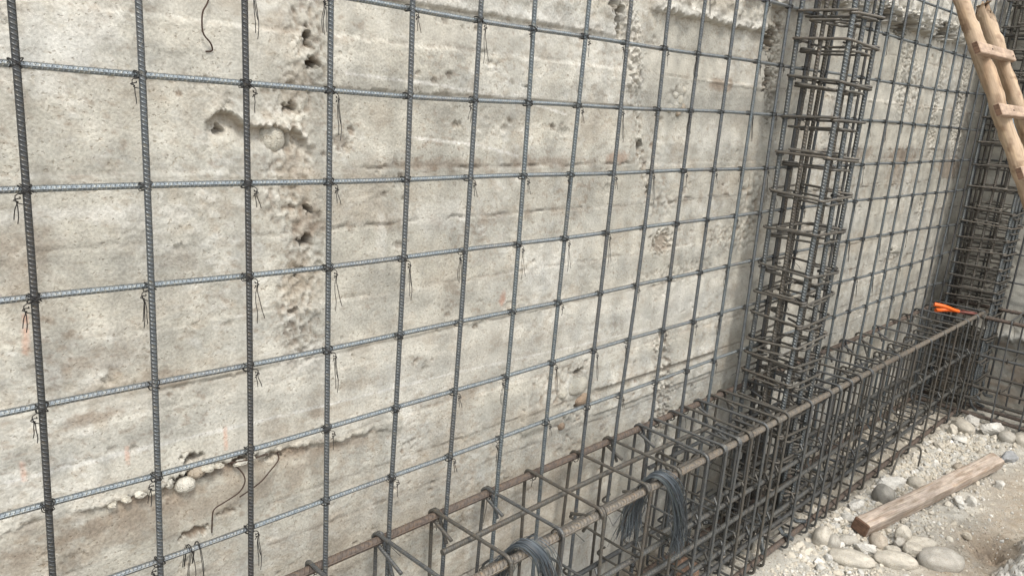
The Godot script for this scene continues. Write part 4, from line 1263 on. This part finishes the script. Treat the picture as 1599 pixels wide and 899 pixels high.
func stones() -> void:
	var g := Color(0.46, 0.435, 0.385)
	var p := Color(0.56, 0.52, 0.445)
	var w := Color(0.68, 0.66, 0.61)
	var b := Color(0.48, 0.42, 0.345)
	# [x, z, size, turn, angular, colour, name, label]
	var list := [
		[3.325, 0.775, Vector3(0.105, 0.056, 0.072), -0.75, false, g, "cobble", "largest smooth grey oval cobble at the bottom right of the stone row"],
		[3.155, 0.640, Vector3(0.095, 0.04, 0.05), -0.95, false, p, "cobble", "long pale cobble with a darker side left of the largest cobble"],
		[3.005, 0.50, Vector3(0.10, 0.035, 0.055), -1.05, false, p, "cobble", "flat dusty cobble lowest left in the stone row"],
		[3.05, 0.345, Vector3(0.052, 0.062, 0.045), 0.3, false, p, "cobble", "egg shaped upright cobble touching the foot of the cage"],
		[3.05, 0.395, Vector3(0.034, 0.045, 0.034), 0.9, false, g, "cobble", "smaller darker cobble leaning on the egg shaped one"],
		[3.15, 0.43, Vector3(0.05, 0.024, 0.035), -0.6, false, g, "cobble", "small flat cobble left of the timber's sawn end"],
		[3.14, 0.505, Vector3(0.06, 0.036, 0.044), -0.9, true, w, "broken_stone", "whitish chipped stone between the flat cobble and the timber end"],
		[3.265, 0.525, Vector3(0.062, 0.032, 0.042), 0.5, false, b, "cobble", "brownish cobble tucked under the sawn end of the timber"],
		[3.375, 0.595, Vector3(0.04, 0.055, 0.04), 0.4, true, p, "broken_stone", "pointed upright chip of stone in front of the timber"],
		[3.33, 0.60, Vector3(0.036, 0.032, 0.036), 1.2, true, g, "broken_stone", "grey broken lump just left of the pointed chip"],
		[3.425, 0.66, Vector3(0.075, 0.03, 0.042), -0.8, false, p, "cobble", "pale long cobble behind the largest cobble, nearest to the timber"],
		[3.30, 0.672, Vector3(0.062, 0.042, 0.05), -0.3, true, p, "broken_stone", "dusty block pressed against the left of the largest cobble"],
		[3.23, 0.60, Vector3(0.05, 0.025, 0.04), 0.2, true, p, "broken_stone", "low flat fragment in the middle of the stone row"],
		[3.71, 0.385, Vector3(0.068, 0.062, 0.055), 0.7, false, Color(0.33, 0.315, 0.28), "cobble", "dark round cobble beside the upper side of the timber"],
		[3.92, 0.36, Vector3(0.10, 0.042, 0.055), -0.5, true, w, "broken_stone", "white lump of broken concrete against the foot of the cage"],
		[4.05, 0.44, Vector3(0.05, 0.04, 0.05), 0.2, false, p, "cobble", "small pale cobble between the white lump and the timber"],
		[4.90, 0.69, Vector3(0.085, 0.045, 0.06), -0.3, true, Color(0.36, 0.37, 0.38), "broken_stone", "blue grey flat stone beyond the far end of the timber"],
		[4.50, 0.53, Vector3(0.04, 0.026, 0.035), 0.3, false, b, "cobble", "little brown pebble near the far end of the timber"],
		[5.37, 0.37, Vector3(0.075, 0.042, 0.06), 0.5, true, w, "broken_stone", "squared pale block in the corner under the end beam cage"],
		[5.27, 0.50, Vector3(0.08, 0.07, 0.08), 0.9, true, w, "broken_stone", "big white lump of rubble in front of the end beam cage"],
		[5.20, 0.36, Vector3(0.09, 0.045, 0.055), 0.9, false, p, "cobble", "long pale cobble between the corner block and the white lump"],
		[5.07, 0.33, Vector3(0.06, 0.05, 0.05), 0.2, true, p, "broken_stone", "angular dusty stone near the corner at the cage's foot"],
		[5.24, 0.60, Vector3(0.06, 0.04, 0.05), 0.2, false, g, "cobble", "greyish cobble right of the white lump of rubble"],
		[5.3, 0.68, Vector3(0.08, 0.04, 0.06), 0.2, false, p, "cobble", "rounded stone at the right edge under the end beam cage"],
		[4.98, 0.40, Vector3(0.07, 0.03, 0.05), 0.6, true, w, "broken_stone", "flat white chip left of the rubble in the corner"],
		[4.74, 0.35, Vector3(0.06, 0.035, 0.045), 0.4, true, p, "broken_stone", "chalky chip at the foot of the cage short of the corner"],
		[3.50, 0.33, Vector3(0.05, 0.04, 0.05), 0.4, true, w, "broken_stone", "chalky lump at the foot of the cage left of the dark cobble"],
		[3.36, 0.36, Vector3(0.05, 0.03, 0.04), 1.4, true, w, "broken_stone", "low white chip between the egg shaped cobble and the dark cobble"],
		[4.42, 0.75, Vector3(0.035, 0.03, 0.035), 0.5, true, w, "broken_stone", "small white chip on the near side of the timber's far end"],
		[4.02, 0.655, Vector3(0.05, 0.03, 0.04), 0.5, true, w, "broken_stone", "white chip half hidden below the middle of the timber"],
		[4.08, 0.70, Vector3(0.035, 0.035, 0.03), 0.9, true, w, "broken_stone", "upright whitish chip standing just off the timber's near side"]]
	for k in list.size():
		var s: Array = list[k]
		var r: Vector3 = s[2]
		var o := put(s[6], rock(900 + k * 7, r, s[4], s[5], 26, 18), M.stone, self, Vector3(s[0], -1.70 + ground_h(s[0], s[1]) + r.y * 0.42, s[1]))
		o.rotation.y = s[3]
		tag(o, s[7], "stone", "stones lying on the ground in front of the cages")
	# debris inside the beam cage
	var deb := [[1.72, 0.10, Vector3(0.12, 0.06, 0.09), "pale broken block lying inside the beam cage below the wire bundle", w], [1.95, 0.05, Vector3(0.10, 0.05, 0.09), "brown lump of rubble inside the beam cage near the wall", b], [2.08, 0.15, Vector3(0.09, 0.04, 0.07), "grey chunk of rubble inside the cage under its front bars", g], [2.3, 0.08, Vector3(0.10, 0.05, 0.08), "reddish lump of rubble inside the cage beside the wall foot", Color(0.38, 0.25, 0.18)], [2.75, 0.12, Vector3(0.09, 0.07, 0.08), "rounded pale stone inside the cage at the column's foot", p]]
	for k in deb.size():
		var s: Array = deb[k]
		var o := put("broken_stone", rock(1300 + k, s[2], true, s[4]), M.stone, self, Vector3(s[0], -1.675, s[1]))
		o.rotation.y = k * 1.3
		tag(o, s[3], "stone", "rubble inside the beam cage")
	var hk := MB.new()
	hk.tube(curve([[4.08, -1.70, 0.30], [4.13, -1.62, 0.30], [4.22, -1.585, 0.295], [4.33, -1.585, 0.33], [4.345, -1.61, 0.355], [4.335, -1.70, 0.36]], 6), 0.0052, 8)
	tag(put("bent_bar", hk.mesh(), M.stirrup_b), "thin bent bar arching out of the ground beside the beam cage", "bent bar")

# ----------------------------------------------------------------
func _ready() -> void:
	rng.seed = 4711
	var cam := Camera3D.new()
	cam.name = "camera"
	var yaw := deg_to_rad(46.3655)
	var pitch := deg_to_rad(-14.1929)
	var roll := deg_to_rad(4.4792)
	var f := Vector3(sin(yaw) * cos(pitch), sin(pitch), -cos(yaw) * cos(pitch))
	var r := Vector3(cos(yaw), 0, sin(yaw))
	var u := r.cross(f)
	cam.basis = Basis(r * cos(roll) + u * sin(roll), u * cos(roll) - r * sin(roll), -f)
	cam.position = Vector3(-0.3705, 0.2290, 1.4992)
	cam.fov = 40.26
	cam.near = 0.02
	cam.far = 400.0
	add_child(cam)
	var env := Environment.new()
	env.background_mode = Environment.BG_SKY
	var sky := Sky.new()
	var sm0 := ProceduralSkyMaterial.new()
	sm0.sky_top_color = Color(0.90, 0.915, 0.93)
	sm0.sky_horizon_color = Color(0.76, 0.775, 0.79)
	sm0.sky_curve = 0.4
	sm0.ground_bottom_color = Color(0.42, 0.40, 0.36)
	sm0.ground_horizon_color = Color(0.6, 0.6, 0.58)
	sky.sky_material = sm0
	env.sky = sky
	env.tonemap_mode = Environment.TONE_MAPPER_LINEAR
	env.tonemap_exposure = 2.95
	env.sdfgi_enabled = true
	env.ssao_enabled = true
	env.ssil_enabled = true
	var we := WorldEnvironment.new()
	we.name = "world_environment"
	we.environment = env
	add_child(we)
	var sun := DirectionalLight3D.new()
	sun.name = "sun"
	sun.light_energy = 0.4
	sun.light_angular_distance = 14.0
	sun.light_color = Color(1.0, 0.97, 0.93)
	sun.shadow_enabled = true
	add_child(sun)
	sun.look_at_from_position(Vector3(-1.2, 4.2, 2.6), Vector3.ZERO)

	make_materials()
	build_ground()
	build_wall(0.0048)
	build_end()
	build_grid()
	build_beam()
	build_column("column_cage", "tall rebar column cage rising from the middle of the long beam cage", 2.705, 2.97, 0.012, 0.208, [1.36, 1.2, 1.05, 0.9, 0.76, 0.61, 0.50, 0.352, 0.204, 0.057, -0.092, -0.245, -0.41, -0.52, -0.615, -0.716, -0.80, -0.88, -1.0, -1.12, -1.24, -1.36, -1.48, -1.58], 0.0)
	build_column("corner_column_cage", "dense rebar column cage standing in the far corner between both beam cages", 5.50, 5.79, 0.02, 0.295, [1.3, 1.15, 1.0, 0.85, 0.70, 0.56, 0.42, 0.28, 0.13, -0.02, -0.16, -0.30, -0.40, -0.50, -0.59, -0.68, -0.76, -0.83, -0.90, -1.0, -1.15, -1.3, -1.45, -1.58], 1.0)
	build_ladder()
	build_timber()
	build_pliers()
	wire_bundle("thick shiny bundle of loose tie wire hanging over the front bar, farther from the camera", 1.70, 190, 0.29, 0.23, 1.0, 61)
	wire_bundle("thin bundle of tie wire over the front bar, nearest the camera", 1.065, 140, 0.24, 0.18, 0.7, 62)
	rods()
	stones()
	gravel("gravel", "loose pale gravel and crumbs along the foot of the cages", 5200, Vector2(0.005, 0.016), func(q): return Vector2(q.randf_range(2.6, 5.5), 0.27 + absf(q.randfn()) * 0.2), 501)
	gravel("gravel", "coarse chips scattered over the ground near the stones", 1100, Vector2(0.008, 0.032), func(q): return Vector2(q.randf_range(2.8, 5.4), 0.28 + absf(q.randfn()) * 0.17), 502)
	gravel("gravel", "whitish broken concrete chips heaped at the bottom right corner", 420, Vector2(0.008, 0.035), func(q): return Vector2(q.randf_range(3.3, 4.5), 1.04 + absf(q.randfn()) * 0.09), 505)
	gravel("gravel", "small crumbs spread over the brown dirt", 1500, Vector2(0.003, 0.009), func(q): return Vector2(q.randf_range(2.8, 5.4), q.randf_range(0.5, 1.25)), 503)
	gravel("gravel", "chips lying inside the beam cage", 900, Vector2(0.008, 0.026), func(q): return Vector2(q.randf_range(0.6, 5.3), q.randf_range(-0.06, 0.25)), 504)
